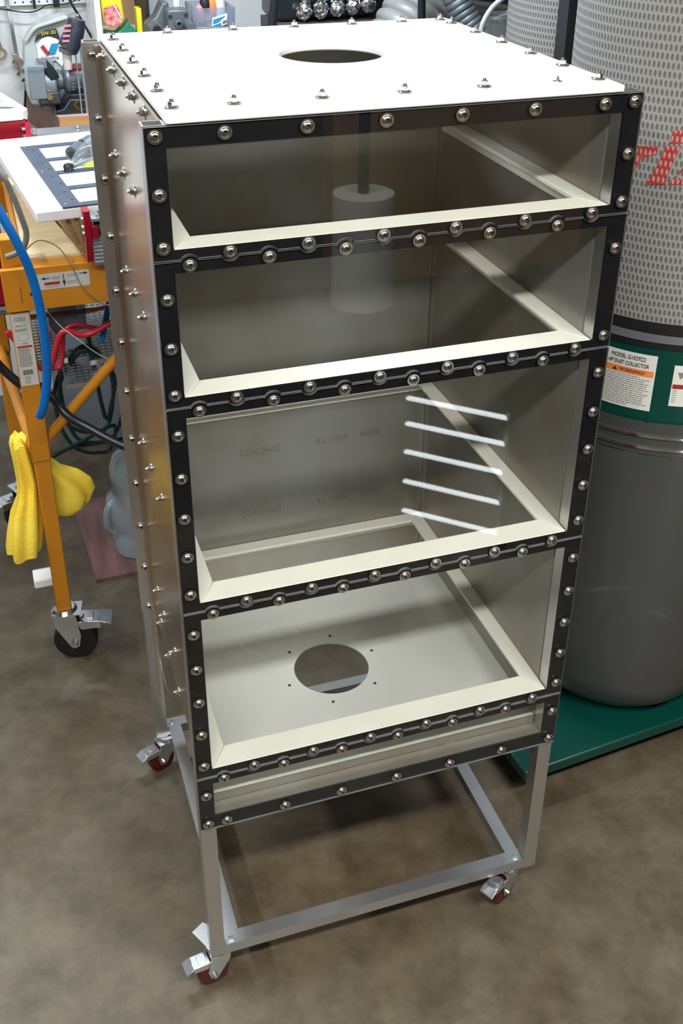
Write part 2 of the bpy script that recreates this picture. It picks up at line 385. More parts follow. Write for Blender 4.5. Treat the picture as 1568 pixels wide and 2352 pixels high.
# ------------------------------------------------------------------ the cabinet on casters
W, D, T, H, ZB, ZL = 0.61, 0.558, 0.0245, 1.4812, 0.4011, 0.085
LEV = [1.3292, 1.1406, 0.8251, 0.5108]
cab = thing('equipment_cabinet', 'tall narrow metal cabinet with clear bolted front panels, white top and red caster wheels', 'cabinet', (0, 0, 0))
def ring_prism(mb, x0, x1, y0, y1, w, z0, z1):
    pass
for x0, y0 in ((0, 0), (W-T, 0), (0, D-T), (W-T, D-T)):       # square tube posts, open at the top
    m = MB(); t = 0.002
    m.box(x0, x0+T, y0, y0+t, ZL, H); m.box(x0, x0+T, y0+T-t, y0+T, ZL, H)
    m.box(x0, x0+t, y0+t, y0+T-t, ZL, H); m.box(x0+T-t, x0+T, y0+t, y0+T-t, ZL, H)
    m.box(x0+t, x0+T-t, y0+t, y0+T-t, H-0.06, H-0.05); m.box(x0+t, x0+T-t, y0+t, y0+T-t, ZL, ZL+.002)
    m.build('post', 'alu', cab)
for z, zz in [(H-T, H-0.0003)]+[(l-0.0153, l+0.0057) for l in LEV]+[(ZB, ZB+T)]:
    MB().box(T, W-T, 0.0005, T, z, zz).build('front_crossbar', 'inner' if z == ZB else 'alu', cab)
for z in (H-T, ZB):
    MB().box(T, W-T, D-T, D-0.0005, z, z+T).build('rear_crossbar', 'alu', cab)
# bottom frame just above the wheels
MB().box(T, W-T, 0.0, T, ZL, ZL+T*0.9).build('bottom_rail', 'alu2', cab)
MB().box(T, W-T, D-T, D, ZL, ZL+T*0.9).build('bottom_rail', 'alu2', cab)
MB().box(T+0.004, 2*T+0.004, T, D-T, ZL, ZL+T*0.9).build('bottom_rail', 'alu2', cab)
MB().box(W-2*T-0.002, W-T-0.002, T, D-T, ZL, ZL+T*0.9).build('bottom_rail', 'alu2', cab)
# thin plates on top of the casters and their weld nuts
MB().prism([(-0.0215, 0.058), (0.0, 0.072), (0.022, 0.050), (0.022, 0.012), (0.002, 0.012)], 'z', ZL-0.003, ZL-0.0005).build('caster_plate', 'alu2', cab)
for x0, y0 in ((0, D-T), (W-T, 0), (W-T, D-T)):
    MB().box(x0+0.001, x0+T-0.001, y0+0.001, y0+T-0.001, ZL-0.003, ZL-0.0002).build('caster_plate', 'alu2', cab)
for x, y in ((0.037, 0.012), (W-0.037, 0.012), (0.037, D-0.012)):
    MB().cyl((x, y, ZL+T*0.9), (x, y, ZL+T*0.9+0.0015), 0.008, n=20).cyl((x, y, ZL+T*0.9+0.0015), (x, y, ZL+T*0.9+0.006), 0.0045, 0.003, n=6, sm=False).build('frame_bolt', 'zinc', cab)

# white top with its round opening
def plate_hole(mb, x0, x1, y0, y1, z0, z1, cx, cy, r, n=48, rim=True):
    out, inn = [], []
    for i in range(n):
        a = 2*PI*(i+0.5)/n; dx, dy = math.cos(a), math.sin(a)
        tx = ((x1 if dx > 0 else x0)-cx)/dx; ty = ((y1 if dy > 0 else y0)-cy)/dy; t = min(tx, ty)
        out.append([cx+dx*t, cy+dy*t]); inn.append((cx+dx*r, cy+dy*r))
    for X in (x0, x1):
        for Y in (y0, y1):
            k = min(range(n), key=lambda i: (out[i][0]-X)**2+(out[i][1]-Y)**2); out[k] = [X, Y]
    vs = [(p[0], p[1], z1) for p in out]+[(p[0], p[1], z1) for p in inn]+[(p[0], p[1], z0) for p in out]+[(p[0], p[1], z0) for p in inn]
    fs = []
    for i in range(n):
        j = (i+1) % n
        fs += [(i, j, n+j, n+i), (2*n+j, 2*n+i, 3*n+i, 3*n+j), (i, 2*n+i, 2*n+j, j), (n+j, 3*n+j, 3*n+i, n+i)]
    mb.add(vs, fs, False); return mb
plate_hole(MB(), T+0.001, W-T-0.001, -0.002, D-0.012, H, H+0.009, 0.309, 0.300, 0.0715).build('top_panel', 'hdpe', cab, bevel=0.0022)
# floor sheet with the blower hole
plate_hole(MB(), T, W-T, 0.0275, D-0.004, 0.4385, 0.441, 0.293, 0.245, 0.067).build('floor_panel', 'floorsheet', cab)
for k in range(6):
    a = R(60*k+14)
    inst(MB().cyl((0, 0, -0.0001), (0, 0, 0.0006), 0.0028, n=10).mesh('drill_hole', 'hole') if k == 0 else dh.data, 'drill_hole', cab, (0.293+0.087*math.cos(a), 0.245+0.087*math.sin(a), 0.441))
    if k == 0: dh = bpy.data.objects['drill_hole']
# upturned lips of the floor sheet
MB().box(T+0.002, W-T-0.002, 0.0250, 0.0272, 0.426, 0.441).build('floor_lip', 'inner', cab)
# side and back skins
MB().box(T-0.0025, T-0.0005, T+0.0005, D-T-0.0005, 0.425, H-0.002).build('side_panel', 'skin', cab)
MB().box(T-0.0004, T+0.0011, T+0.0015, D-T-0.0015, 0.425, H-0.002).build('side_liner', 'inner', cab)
MB().box(T-0.009, T-0.0026, D-T-0.009, D-T-0.0005, 0.20, H-0.004).build('side_flange', 'skin', cab)
MB().box(T-0.016, T-0.0026, T+0.0005, T+0.007, 0.425, H-0.004).build('side_flange', 'skin', cab)
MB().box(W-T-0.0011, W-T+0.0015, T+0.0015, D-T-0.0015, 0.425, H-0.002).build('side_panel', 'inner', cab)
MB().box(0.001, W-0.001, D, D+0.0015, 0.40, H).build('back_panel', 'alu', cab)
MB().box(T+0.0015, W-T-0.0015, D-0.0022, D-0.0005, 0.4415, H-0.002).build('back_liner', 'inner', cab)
MB().box(-0.003, T+0.001, D-T-0.0022, D-T-0.0004, 0.425, H).build('corner_strip', 'alu', cab)

# faint upside-down mill print on the back sheet
for z in (0.728, 0.591):
    for body, x0, dz in (('DMC3022', 0.291, 0.0), ('6061-T6', 0.427, 0.0), ('B209', 0.492, 0.002)):
        text(body, 0.019, cab, 'millprint', frame_mtx((x0, D-0.0024, z+dz), (-1, 0, 0), (0, 0, -1)), name='mill_print', extrude=0.00005)
# cream shelf frames: four mitred strips with a short down-turned leg each
for L in LEV:
    z1 = L+0.0118; z0 = z1-0.006; x0, x1, y0, y1 = T+0.0012, W-T-0.0012, 0.001, D-0.003; wd = 0.026; wf = 0.041
    leg = 0.022
    def strip(poly, legbox):
        MB().prism(poly, 'z', z0, z1).box(*legbox).build('shelf_strip', 'cream', cab, bevel=0.001)
    g = 0.0003
    strip([(x0+g, y0), (x1-g, y0), (x1-wd-g, y0+wf), (x0+wd+g, y0+wf)], (x0+0.03, x1-0.03, 0.0255, 0.030, z0-leg+0.004, z0))
    strip([(x0+g, y1), (x1-g, y1), (x1-wd-g, y1-wd), (x0+wd+g, y1-wd)], (x0+0.01, x1-0.01, y1-0.005, y1, z0-leg, z0))
    strip([(x0, y0+g), (x0+wd, y0+wf+g), (x0+wd, y1-wd-g), (x0, y1-g)], (x0, x0+0.005, T+0.01, y1-0.03, z0-leg, z0))
    strip([(x1, y0+g), (x1-wd, y0+wf+g), (x1-wd, y1-wd-g), (x1, y1-g)], (x1-0.005, x1, T+0.01, y1-0.03, z0-leg, z0))

# front: five clear sheets over black gaskets, edges scalloped round the bolts they share
XL = [0.0405+0.0938*k for k in range(6)]; XU = [0.088+0.0938*k for k in range(6)]
R1, R2 = 0.0108, 0.0124
def scallop(L, x, side):
    """side 'up': lower edge of the upper sheet; 'lo': upper edge of the lower sheet"""
    e = L+0.0009 if side == 'up' else L-0.0009
    rl, ru = (R2, R1) if side == 'up' else (R1, R2)
    for xb in XL:
        d = abs(x-xb)
        if d < rl: e = max(e, L-0.0058+math.sqrt(rl*rl-d*d))
    for xb in XU:
        d = abs(x-xb)
        if d < ru: e = min(e, L+0.0058-math.sqrt(ru*ru-d*d))
    return e
xs = sorted(set([0.0, W, T-0.0008, W-T+0.0008]+[round(xb+R_*math.sin(PI/2*t/5), 5) for xb in XL+XU for R_ in (R1, R2) for t in range(-5, 6)]))
xs = [x for x in xs if 0 <= x <= W]
bounds = [H-0.0005]+LEV+[ZB]
def wall_strip(mb, X, lo, hi, ya, yb):
    n = len(X); vs = []
    for x in X: vs += [(x, ya, lo(x)), (x, ya, hi(x)), (x, yb, lo(x)), (x, yb, hi(x))]
    fs = []
    for i in range(n-1):
        a, b = 4*i, 4*i+4
        fs += [(a, b, b+1, a+1), (a+2, a+3, b+3, b+2), (a, a+2, b+2, b), (a+1, b+1, b+3, a+3)]
    fs += [(0, 1, 3, 2), (4*n-4, 4*n-2, 4*n-1, 4*n-3)]
    mb.add(vs, fs, False)
GX0, GX1 = T-0.0008, W-T+0.0008
for k in range(5):
    top, bot = bounds[k], bounds[k+1]
    hi = (lambda x, t=top: t) if k == 0 else (lambda x, t=top: scallop(t, x, 'lo'))
    lo = (lambda x, b=bot: b) if k == 4 else (lambda x, b=bot: scallop(b, x, 'up'))
    it = top-(0.0235 if k == 0 else 0.0155); ib = bot+(0.0235 if k == 4 else 0.0118)
    g = MB()
    wall_strip(g, xs, lambda x: it, hi, -0.003, 0.0); wall_strip(g, xs, lo, lambda x: ib, -0.003, 0.0)
    g.box(0, GX0, -0.003, 0, ib, it); g.box(GX1, W, -0.003, 0, ib, it)
    g.build('gasket', 'rubber', cab)
    p = MB(); wall_strip(p, xs, lo, hi, -0.0062, -0.0031)
    o = p.build('clear_panel', ['clear', 'clearedge'], cab)
    for f in o.data.polygons:
        if abs(f.normal.y) < 0.5: f.material_index = 1

# hardware meshes
def bolt_mesh():   # button head on a flat washer, axis -y
    m = MB()
    m.cyl((0, 0, 0), (0, -0.0012, 0), 0.0083, n=20)
    m.lathe([(0.0062, -0.0012), (0.0061, -0.0026), (0.0052, -0.0040), (0.0036, -0.0048), (0.0026, -0.0049)], n=18, axis='y')
    m.mi = 1; m.lathe([(0.0026, -0.0049), (0.0024, -0.0030), (0.00001, -0.0028)], n=6, axis='y')
    return m.mesh('bolt', ['steel', 'recess'])
def nut_mesh():    # hex flange nut, washer and bolt tip, axis +z
    m = MB()
    m.cyl((0, 0, 0), (0, 0, 0.0012), 0.0092, 0.0090, n=20)
    m.cyl((0, 0, 0.0012), (0, 0, 0.0024), 0.0066, 0.0055, n=18)
    m.cyl((0, 0, 0.0024), (0, 0, 0.0068), 0.0050, n=6, sm=False)
    m.cyl((0, 0, 0.0068), (0, 0, 0.0098), 0.0028, 0.0022, n=10)
    return m.mesh('nut', 'steel')
BOLT, NUT = bolt_mesh(), nut_mesh()
rb = random.Random(3)
def put_bolt(x, z, y=-0.0062, s=1.0, rot=None):
    o = inst(BOLT, 'bolt', cab, (x, y, z), (0, rb.uniform(0, 6), 0) if rot is None else rot); o.scale = (s, s, s); return o
zl = [1.471, 1.407, 1.346, 1.284, 1.222, 1.160, 1.104, 1.042, 0.981, 0.920, 0.858, 0.789, 0.726, 0.664, 0.601, 0.538, 0.475, 0.414]
for i, z in enumerate(zl):
    put_bolt(0.0118, z)
    if i != 4: put_bolt(W-0.0118, z)
for x in XU: put_bolt(x, H-0.0108)
for L in LEV:
    for x in XL: put_bolt(x, L-0.0058)
    for x in XU: put_bolt(x, L+0.0058)
for x in XL: put_bolt(x+0.0005, ZB+0.0125)
for k in range(12): put_bolt(0.012, 1.463-k*0.0937, D-T-0.0022)
def put_nut(loc, rot=(0, 0, 0), name='nut'):
    return inst(NUT, name, cab, loc, (rot[0], rot[1], rot[2]))
ZT = H+0.009
ty = [0.038+0.0903*k for k in range(6)]
for k, y in enumerate(ty):
    put_nut((0.040, y, ZT), (0, 0, rb.uniform(0, 2))); put_nut((W-0.040, y, ZT), (0, 0, rb.uniform(0, 2)))
for x in (0.11, 0.213, 0.314, 0.416): put_nut((x, 0.038, ZT), (0, 0, rb.uniform(0, 2)))
MB().cyl((0.514, 0.038, ZT), (0.514, 0.038, ZT+0.001), 0.006, n=14).cyl((0.514, 0.038, ZT+0.001), (0.514, 0.038, ZT+0.007), 0.0026, 0.001, n=8).build('bolt_tip', 'steel', cab)
for x in (0.125, 0.225, 0.322, 0.416, 0.50, 0.566): put_nut((x, D-0.032, ZT), (0, 0, rb.uniform(0, 2)))
for y, z in ((0.487, 1.468), (0.38, 1.469), (0.29, 1.470), (0.205, 1.470), (0.122, 1.469), (0.45, 1.334), (0.37, 1.329), (0.274, 1.331),
             (0.449, 1.153), (0.366, 1.147), (0.291, 1.140), (0.445, 0.846), (0.371, 0.838), (0.272, 0.840), (0.442, 0.535), (0.384, 0.522),
             (0.433, 0.467), (0.278, 0.524), (0.356, 0.452), (0.275, 0.436)):
    put_nut((T-0.0025, y, z), (0, -PI/2, 0), 'side_nut')
# a thin lacing wire between two lower side nuts
MB().tube([(T-0.012, 0.433, 0.467), (T-0.014, 0.42, 0.40), (T-0.013, 0.37, 0.37), (T-0.012, 0.31, 0.40), (T-0.012, 0.275, 0.436)], 0.0008, n=5).build('lacing_wire', 'wire', cab)

# casters
def caster(x, y, ang, sc=1.0, red=True, base=None, parent=None, zt=ZL-0.003, lever=True, trail=0.017, fw=1.0):
    c = bpy.data.objects.new('caster', None); COL.objects.link(c); c.parent = parent or cab; c.location = (x, y, 0)
    wr = 0.0285*sc; tr = trail*sc; m4 = Matrix.Translation((x, y, 0))@Matrix.Rotation(ang, 4, 'Z')
    def P(a, b, z): return m4@Vector((a, b, z))
    m = MB(); m.sm = True
    prof = [(0.004, -0.0105*sc), (wr*0.80, -0.0105*sc), (wr*0.95, -0.0095*sc), (wr, -0.006*sc), (wr, 0.006*sc), (wr*0.95, 0.0095*sc), (wr*0.80, 0.0105*sc), (0.004, 0.0105*sc)]
    m.lathe(prof, n=28, axis='y'); m.v = [tuple(P(tr+v[0], v[1], wr+v[2])) for v in m.v]; m.build('wheel', 'darkred' if red else 'black', c)
    f = MB()
    for s in (-1, 1):
        yy = s*0.0135*sc
        pl = [(-0.014*sc, zt-0.008), (0.020*sc*fw, zt-0.008), (tr+0.012*sc*fw, wr+0.012*sc), (tr+0.007*sc*fw, wr-0.006*sc), (tr-0.007*sc*fw, wr-0.006*sc), (-0.012*sc, zt-0.024*sc)]
        f.prism(pl, 'y', yy-0.0011, yy+0.0011, mtx=m4)
    f.box(-0.014*sc, 0.022*sc, -0.0145*sc, 0.0145*sc, zt-0.0095, zt-0.007, mtx=m4)
    f.cyl(P(0, 0, zt-0.0075), P(0, 0, zt), 0.017*sc, 0.0135*sc, n=22)
    f.build('fork', 'zinc' if red else 'chrome', c)
    a = MB().cyl(P(tr, -0.019*sc, wr), P(tr, 0.019*sc, wr), 0.0045*sc, n=8, sm=False); a.build('axle', 'steel', c)
    if lever:
        b = MB(); zz = wr*2+0.004*sc
        b.box(tr+0.006*sc, tr+0.036*sc, -0.013*sc, 0.013*sc, zz, zz+0.002, mtx=m4@Matrix.Translation((0, 0, 0)))
        b.prism([(tr+0.036*sc, zz), (tr+0.036*sc, zz+0.002), (tr+0.050*sc, zz-0.006), (tr+0.050*sc, zz-0.010)], 'y', -0.014*sc, 0.014*sc, mtx=m4)
        b.box(tr+0.012*sc, tr+0.026*sc, -0.008*sc, 0.008*sc, zz+0.002, zz+0.006, mtx=m4)
        b.prism([(tr+0.004*sc, zz+0.002), (tr+0.036*sc, zz+0.002), (tr+0.036*sc, zz-0.010*sc), (tr+0.010*sc, zz-0.012*sc)], 'y', -0.0128*sc, -0.0115*sc, mtx=m4)
        b.prism([(tr+0.004*sc, zz+0.002), (tr+0.036*sc, zz+0.002), (tr+0.036*sc, zz-0.010*sc), (tr+0.010*sc, zz-0.012*sc)], 'y', 0.0115*sc, 0.0128*sc, mtx=m4)
        b.build('brake_lever', 'zinc' if red else 'chrome', c, bevel=0.0008)
    return c
caster(0.020, 0.022, R(188)); caster(W-0.043, 0.020, R(208)); caster(0.020, D-0.022, R(200)); caster(W-0.03, D-0.02, R(80))

# ------------------------------------------------------------------ dust collector
BC = (1.05, 0.47); BC2 = (1.225, 1.08); BR = 0.232
dc = thing('dust_collector', 'tall dust collector with grey filter bags on a dark green wheeled base', 'dust collector', (BC[0], BC[1], 0))
bp = MB()
bm_ = Matrix.Translation((0.694, 0.203, 0))@Matrix.Rotation(R(5.2), 4, 'Z')
bp.box(0, 0.85, 0, 1.10, 0.058, 0.085, mtx=bm_)
bp.build('base_plate', 'green', dc, bevel=0.004)
MB().box(0.012, 0.838, 0.012, 1.088, 0.05, 0.058, mtx=bm_).build('base_underside', 'black', dc)
for px, py in ((0.06, 0.06), (0.79, 0.06), (0.06, 1.04), (0.79, 1.04)):
    v = bm_@Vector((px, py, 0))
    MB().cyl((v.x, v.y-0.012, 0.025), (v.x, v.y+0.012, 0.025), 0.025, n=20).box(v.x-0.015, v.x+0.015, v.y-0.016, v.y+0.016, 0.03, 0.05).build('base_wheel', 'black', dc)
def collector(cx, cy, zt, near):
    wob = lambda a, z: (0.010*math.sin(7*a+9*z)+0.006*math.sin(13*a-14*z)) if z > 0.12 else 0.006*math.sin(5*a)
    bagp = [(0.001, 0.088), (0.13, 0.087), (0.165, 0.092), (0.198, 0.108), (0.222, 0.140), (0.236, 0.19), (0.240, 0.27), (0.239, 0.40), (0.237, 0.55), (0.236, 0.68), (0.235, 0.755)]
    MB().lathe(bagp, (cx, cy, 0), n=72, wob=wob).build('collection_bag', 'bag', dc)
    MB().lathe([(0.235, 0.755), (0.2345, 0.77), (0.2345, 0.80), (0.2355, 0.822)], (cx, cy, 0), n=72).build('bag_collar', 'bag', dc)
    MB().lathe([(BR, 0.757), (BR, 0.966)], (cx, cy, 0), n=72).build('steel_drum', 'green', dc)
    for z in (0.768, 0.7925):
        MB().lathe([(0.2345, z-0.0025), (0.2375, z-0.0025), (0.2375, z+0.0025), (0.2345, z+0.0025)], (cx, cy, 0), n=72).build('clamp_wire', 'chrome', dc)
    MB().lathe([(BR, 0.966), (BR+0.002, 0.966), (BR+0.002, 1.014), (BR, 1.014)], (cx, cy, 0), n=72).build('bag_hem', 'black', dc)
    MB().lathe([(BR+0.0022, 0.978), (BR+0.0035, 0.978), (BR+0.0035, 0.9925), (BR+0.0022, 0.9925)], (cx, cy, 0), n=72).build('strap_band', 'silver', dc)
    o = MB().lathe([(BR, 1.014), (BR+0.001, 1.3), (BR+0.001, 1.7), (BR-0.01, 2.0), (BR-0.05, 2.15), (0.05, 2.2), (0.001, 2.2)], (cx, cy, 0), n=72).build('filter_bag', 'cloth', dc, origin=(cx, cy, 0))
    return o
collector(*BC, 0, True); collector(*BC2, 0, False)
MB().box(0.945, 0.985, 0.785, 0.825, 0.085, 2.1).build('support_post', 'blackpaint', dc)
def on_drum(th, z, r=BR+0.0006): return Vector((BC[0]+r*math.cos(R(th)), BC[1]+r*math.sin(R(th)), z))
def curved_patch(t0, t1, z0, z1, name, material, r=BR+0.0006, parent=None, n=14):
    m = MB(); vs = []
    for i in range(n+1):
        t = t0+(t1-t0)*i/n; vs += [on_drum(t, z0, r), on_drum(t, z1, r), on_drum(t, z0, r-0.0005), on_drum(t, z1, r-0.0005)]
    fs = []
    for i in range(n): a = 4*i; b = a+4; fs += [(a, b, b+1, a+1), (a+2, a+3, b+3, b+2), (a+1, b+1, b+3, a+3), (a, a+2, b+2, b)]
    fs += [(0, 1, 3, 2), (4*n, 4*n+2, 4*n+3, 4*n+1)]
    m.add(vs, fs, True); return m.build(name, material, parent or dc)
def drum_text(body, size, t0, z, material, parent, sx=1.0, r=BR+0.0014):
    k = 180/(PI*r)
    return text(body, size, parent, material, None, bend=lambda p: on_drum(t0+p.x*k, z+p.y, r+p.z), sx=sx)
lb = curved_patch(-150.6, -127.5, 0.842, 0.951, 'warning_label', 'label'); lb['label'] = 'white warning label with orange stripe'
drum_text('MODEL G1029Z2', 0.0110, -147.6, 0.9410, 'ink', lb, 0.76)
drum_text('2 HP DUST COLLECTOR', 0.0105, -150.1, 0.9285, 'ink', lb, 0.70)
curved_patch(-150.2, -128.2, 0.909, 0.9205, 'stripe', 'orangeink', BR+0.0011, lb)
drum_text('WARNING!', 0.009, -143.2, 0.9148, 'ink', lb)
m = MB(); m.add([on_drum(-146.4, 0.911, BR+0.0016), on_drum(-144.2, 0.911, BR+0.0016), on_drum(-145.3, 0.9185, BR+0.0016)], [(0, 1, 2)]); m.build('warning_triangle', 'ink', lb)
rr_ = random.Random(5)
m = MB()
for i in range(15):
    z = 0.9055-i*0.0041; e = -128.8-rr_.choice([0, 0.6, 1.5, 2.5, 5, 9 if i > 10 else 1])
    a = -150.0
    while a < e:
        b = min(e, a+rr_.uniform(0.8, 2.6)); vs = [on_drum(a, z-0.0006, BR+0.0012), on_drum(b, z-0.0006, BR+0.0012), on_drum(b, z+0.0006, BR+0.0012), on_drum(a, z+0.0006, BR+0.0012)]
        m.add(vs, [(0, 1, 2, 3)]); a = b+0.35
m.build('fine_print', 'greyink', lb)['kind'] = 'stuff'
l2 = curved_patch(-120.0, -98, 0.858, 0.938, 'warning_label', 'label')
curved_patch(-119.6, -98.4, 0.893, 0.9015, 'stripe', 'redink', BR+0.0011, l2)
drum_text('WARNING', 0.0075, -117.5, 0.8975, 'ink', l2)
m = MB(); m.add([on_drum(-119.0, 0.894, BR+0.0016), on_drum(-117.6, 0.894, BR+0.0016), on_drum(-118.3, 0.9, BR+0.0016)], [(0, 1, 2)]); m.build('warning_triangle', 'ink', l2)
m = MB(); m.add([on_drum(-118.2, 0.925, BR+0.0012), on_drum(-114, 0.9255, BR+0.0012), on_drum(-116.8, 0.912, BR+0.0012)], [(0, 1, 2)]); m.build('hazard_pictogram', 'greyink', l2)
m = MB()
for i in range(6):
    z = 0.889-i*0.0045; m.add([on_drum(-119.2, z-0.0006, BR+0.0012), on_drum(-108, z-0.0006, BR+0.0012), on_drum(-108, z+0.0006, BR+0.0012), on_drum(-119.2, z+0.0006, BR+0.0012)], [(0, 1, 2, 3)])
m.build('fine_print', 'greyink', l2)['kind'] = 'stuff'
MB().cyl(on_drum(-127.3, 0.826, BR), on_drum(-127.3, 0.826, BR+0.006), 0.004, n=8).build('drum_bolt', 'green', dc)
# red printed lettering on the near filter bag (lower part of a big logotype)
def bag_print(polys):
    for P in polys:
        vs = [on_drum(t, z, BR+0.0022) for t, z in P]+[on_drum(t, z, BR+0.0012) for t, z in P]; n = len(P)
        me = bpy.data.meshes.new('red_print'); me.from_pydata([tuple(v-Vector((BC[0], BC[1], 0))) for v in vs], [], [tuple(range(n)), tuple(range(2*n-1, n-1, -1))]+[(i, i+n, (i+1) % n+n, (i+1) % n) for i in range(n)])
        me.materials.append(MT['clothred']); me.update()
        o = bpy.data.objects.new('red_print', me); COL.objects.link(o); o.parent = dc; o['label'] = 'red printed letter on the filter bag'
bag_print([[(-156, 1.304), (-151, 1.309), (-146, 1.311), (-141, 1.3145), (-140.6, 1.306), (-142, 1.2985), (-146.4, 1.293), (-148.2, 1.276), (-150, 1.259), (-153, 1.250), (-160, 1.245), (-159, 1.252), (-152.5, 1.29)],
           [(-137.9, 1.3155), (-134.5, 1.3175), (-131.9, 1.319), (-134.3, 1.288), (-135.7, 1.262), (-135.6, 1.2545), (-139.5, 1.2525), (-143.9, 1.2495), (-141.6, 1.266), (-139.5, 1.288)],
           [(-135.9, 1.341), (-132.3, 1.344), (-128.0, 1.347), (-124, 1.35), (-124, 1.329), (-128, 1.327), (-131.6, 1.324), (-136.2, 1.321)],
           [(-122, 1.332), (-126, 1.306), (-130.2, 1.283), (-134.7, 1.2555), (-128.8, 1.2575), (-122, 1.26), (-116, 1.262), (-116, 1.272), (-121, 1.27), (-124, 1.272), (-118, 1.31), (-115, 1.334)]])

# ------------------------------------------------------------------ orange rolling scaffold with its plywood deck
sc = thing('rolling_scaffold', 'orange steel rolling scaffold with plywood deck and black casters', 'cart', (-0.14, 0.96, 0))
for (x, y) in ((-0.141, 0.96), (-0.19, 1.56), (0.54, 0.96), (0.49, 1.56)):
    MB().box(x-0.0175, x+0.0175, y-0.0175, y+0.0175, 0.145, 0.60).build('leg_tube', 'orange', sc, bevel=0.003)
    o = MB().box(x-0.0200, x+0.0200, y-0.0200, y+0.0200, 0.555, 1.06 if y < 1 else 1.03).build('leg_sleeve', 'orange', sc, bevel=0.003)
    caster(x, y, R(-12) if x > -0.15 else R(205), 1.82, False, None, sc, 0.145, lever=True, trail=0.010, fw=0.75)
MB().box(-0.166, 0.562, 0.925, 0.9395, 0.912, 1.002).box(-0.12, 0.518, 0.9395, 0.975, 0.992, 1.0).box(-0.12, 0.518, 0.9395, 0.96, 0.912, 0.918).build('front_beam', 'orange', sc, bevel=0.002)
MB().box(-0.166, 0.562, 1.585, 1.60, 0.912, 1.002).build('rear_beam', 'orange', sc, bevel=0.002)
MB().box(-0.128, -0.118, 0.976, 1.58, 0.95, 1.008).build('deck_edge', 'orange', sc, bevel=0.001)
MB().box(-0.117, 0.56, 0.976, 1.584, 0.99, 1.004).build('plywood_deck', 'ply', sc)
MB().cyl((-0.152, 0.982, 0.565), (-0.198, 1.542, 0.565), 0.0135, n=14).build('end_rung', 'orange', sc)
MB().cyl((-0.12, 0.965, 0.60), (0.19, 0.965, 0.918), 0.0115, n=14).build('diagonal_brace', 'orange', sc)
MB().cyl((-0.12, 1.28, 0.752), (0.03, 1.28, 0.752), 0.006, n=10).cyl((0.03, 1.28, 0.752), (0.085, 1.18, 0.80), 0.006, n=10).build('cross_rod', 'orange', sc)
MB().cyl((-0.112, 0.9242, 0.947), (-0.112, 0.9252, 0.947), 0.0042, n=14).build('pin_hole', 'hole', sc)
MB().box(-0.1335, -0.1325, 0.9243, 0.9252, 0.93, 0.965).build('slot', 'hole', sc)
lg = MB().box(-0.159, -0.123, 0.9390, 0.9398, 0.742, 0.905).build('rating_label', 'oldlabel', sc); lg['label'] = 'tall worn rating sticker on the leg'
def face_text(body, size, x, z, y, parent, material='ink', sx=1.0, rot=0.0):
    return text(body, size, parent, material, frame_mtx((x, y, z), (math.cos(rot), 0, math.sin(rot)), (-math.sin(rot), 0, math.cos(rot))), sx=sx)
face_text('GSSI', 0.0125, -0.1555, 0.890, 0.9387, lg, 'greyink', 1.0)
face_text('1000 Lb', 0.0070, -0.1550, 0.8765, 0.9387, lg, 'greyink')
face_text('ANSI', 0.0055, -0.1455, 0.8375, 0.9387, lg, 'greyink')
MB().box(-0.156, -0.126, 0.9383, 0.9388, 0.8285, 0.8325).build('red_rule', 'redink', lg)
m = MB()
for i in range(22):
    z = 0.869-i*0.0021 if i < 3 else 0.8255-(i-3)*0.0028
    if i >= 3 and z < 0.785: continue
    m.box(-0.156, -0.128-rr_.uniform(0, 0.006), 0.9385, 0.9388, z, z+0.0009)
for i in range(5): m.box(-0.150, -0.136-rr_.uniform(0, 0.004), 0.9385, 0.9388, 0.762-i*0.0035, 0.7628-i*0.0035)
m.build('fine_print', 'greyink', lg)['kind'] = 'stuff'
m = MB(); m.lathe([(0.0105, 0.0), (0.0098, 0.0003)], (0, 0, 0), n=24, axis='y'); m.v = [(v[0]-0.141, 0.9386+v[1], v[2]*0.8+0.852) for v in m.v]; m.build('seal_ring', 'greyink', lg)
m = MB(); x = -0.152
while x < -0.133: wd = rr_.choice([.0004, .0008, .0012]); m.box(x, x+wd, 0.9385, 0.9388, 0.767, 0.778); x += wd+rr_.choice([.0005, .001])
m.build('bar_code', 'ink', lg)['kind'] = 'stuff'
la = MB().box(-0.098, 0.003, 0.9243, 0.9249, 0.9535, 0.9865).build('arrow_label', 'oldlabel', sc); la['label'] = 'label with three black arrows on the beam'
def arrow(x, z, ang, L=0.017):
    c, s = math.cos(ang), math.sin(ang); P = [(-L*0.5, -.0008), (L*0.05, -.0008), (L*0.05, -.0032), (L*0.5, 0), (L*0.05, .0032), (L*0.05, .0008), (-L*0.5, .0008)]
    m = MB(); m.prism([(x+a*c-b*s, z+a*s+b*c) for a, b in P], 'y', 0.9238, 0.9242); m.build('arrow', 'ink', la)
arrow(-0.083, 0.9765, PI); arrow(-0.0475, 0.9695, -PI/2, 0.026); arrow(-0.008, 0.9805, 0)
MB().box(-0.086, -0.056, 0.9239, 0.9242, 0.9625, 0.9685).build('red_block', 'redink', la)
m = MB()
for i, (a, b, z) in enumerate([(-0.07, -0.054, 0.9775), (-0.07, -0.056, 0.974), (-0.042, -0.018, 0.981), (-0.042, -0.02, 0.977), (-0.084, -0.06, 0.958), (-0.042, -0.02, 0.966), (-0.042, -0.024, 0.962)]):
    m.box(a, b, 0.9239, 0.9242, z, z+0.001)
m.build('fine_print', 'greyink', la)['kind'] = 'stuff'
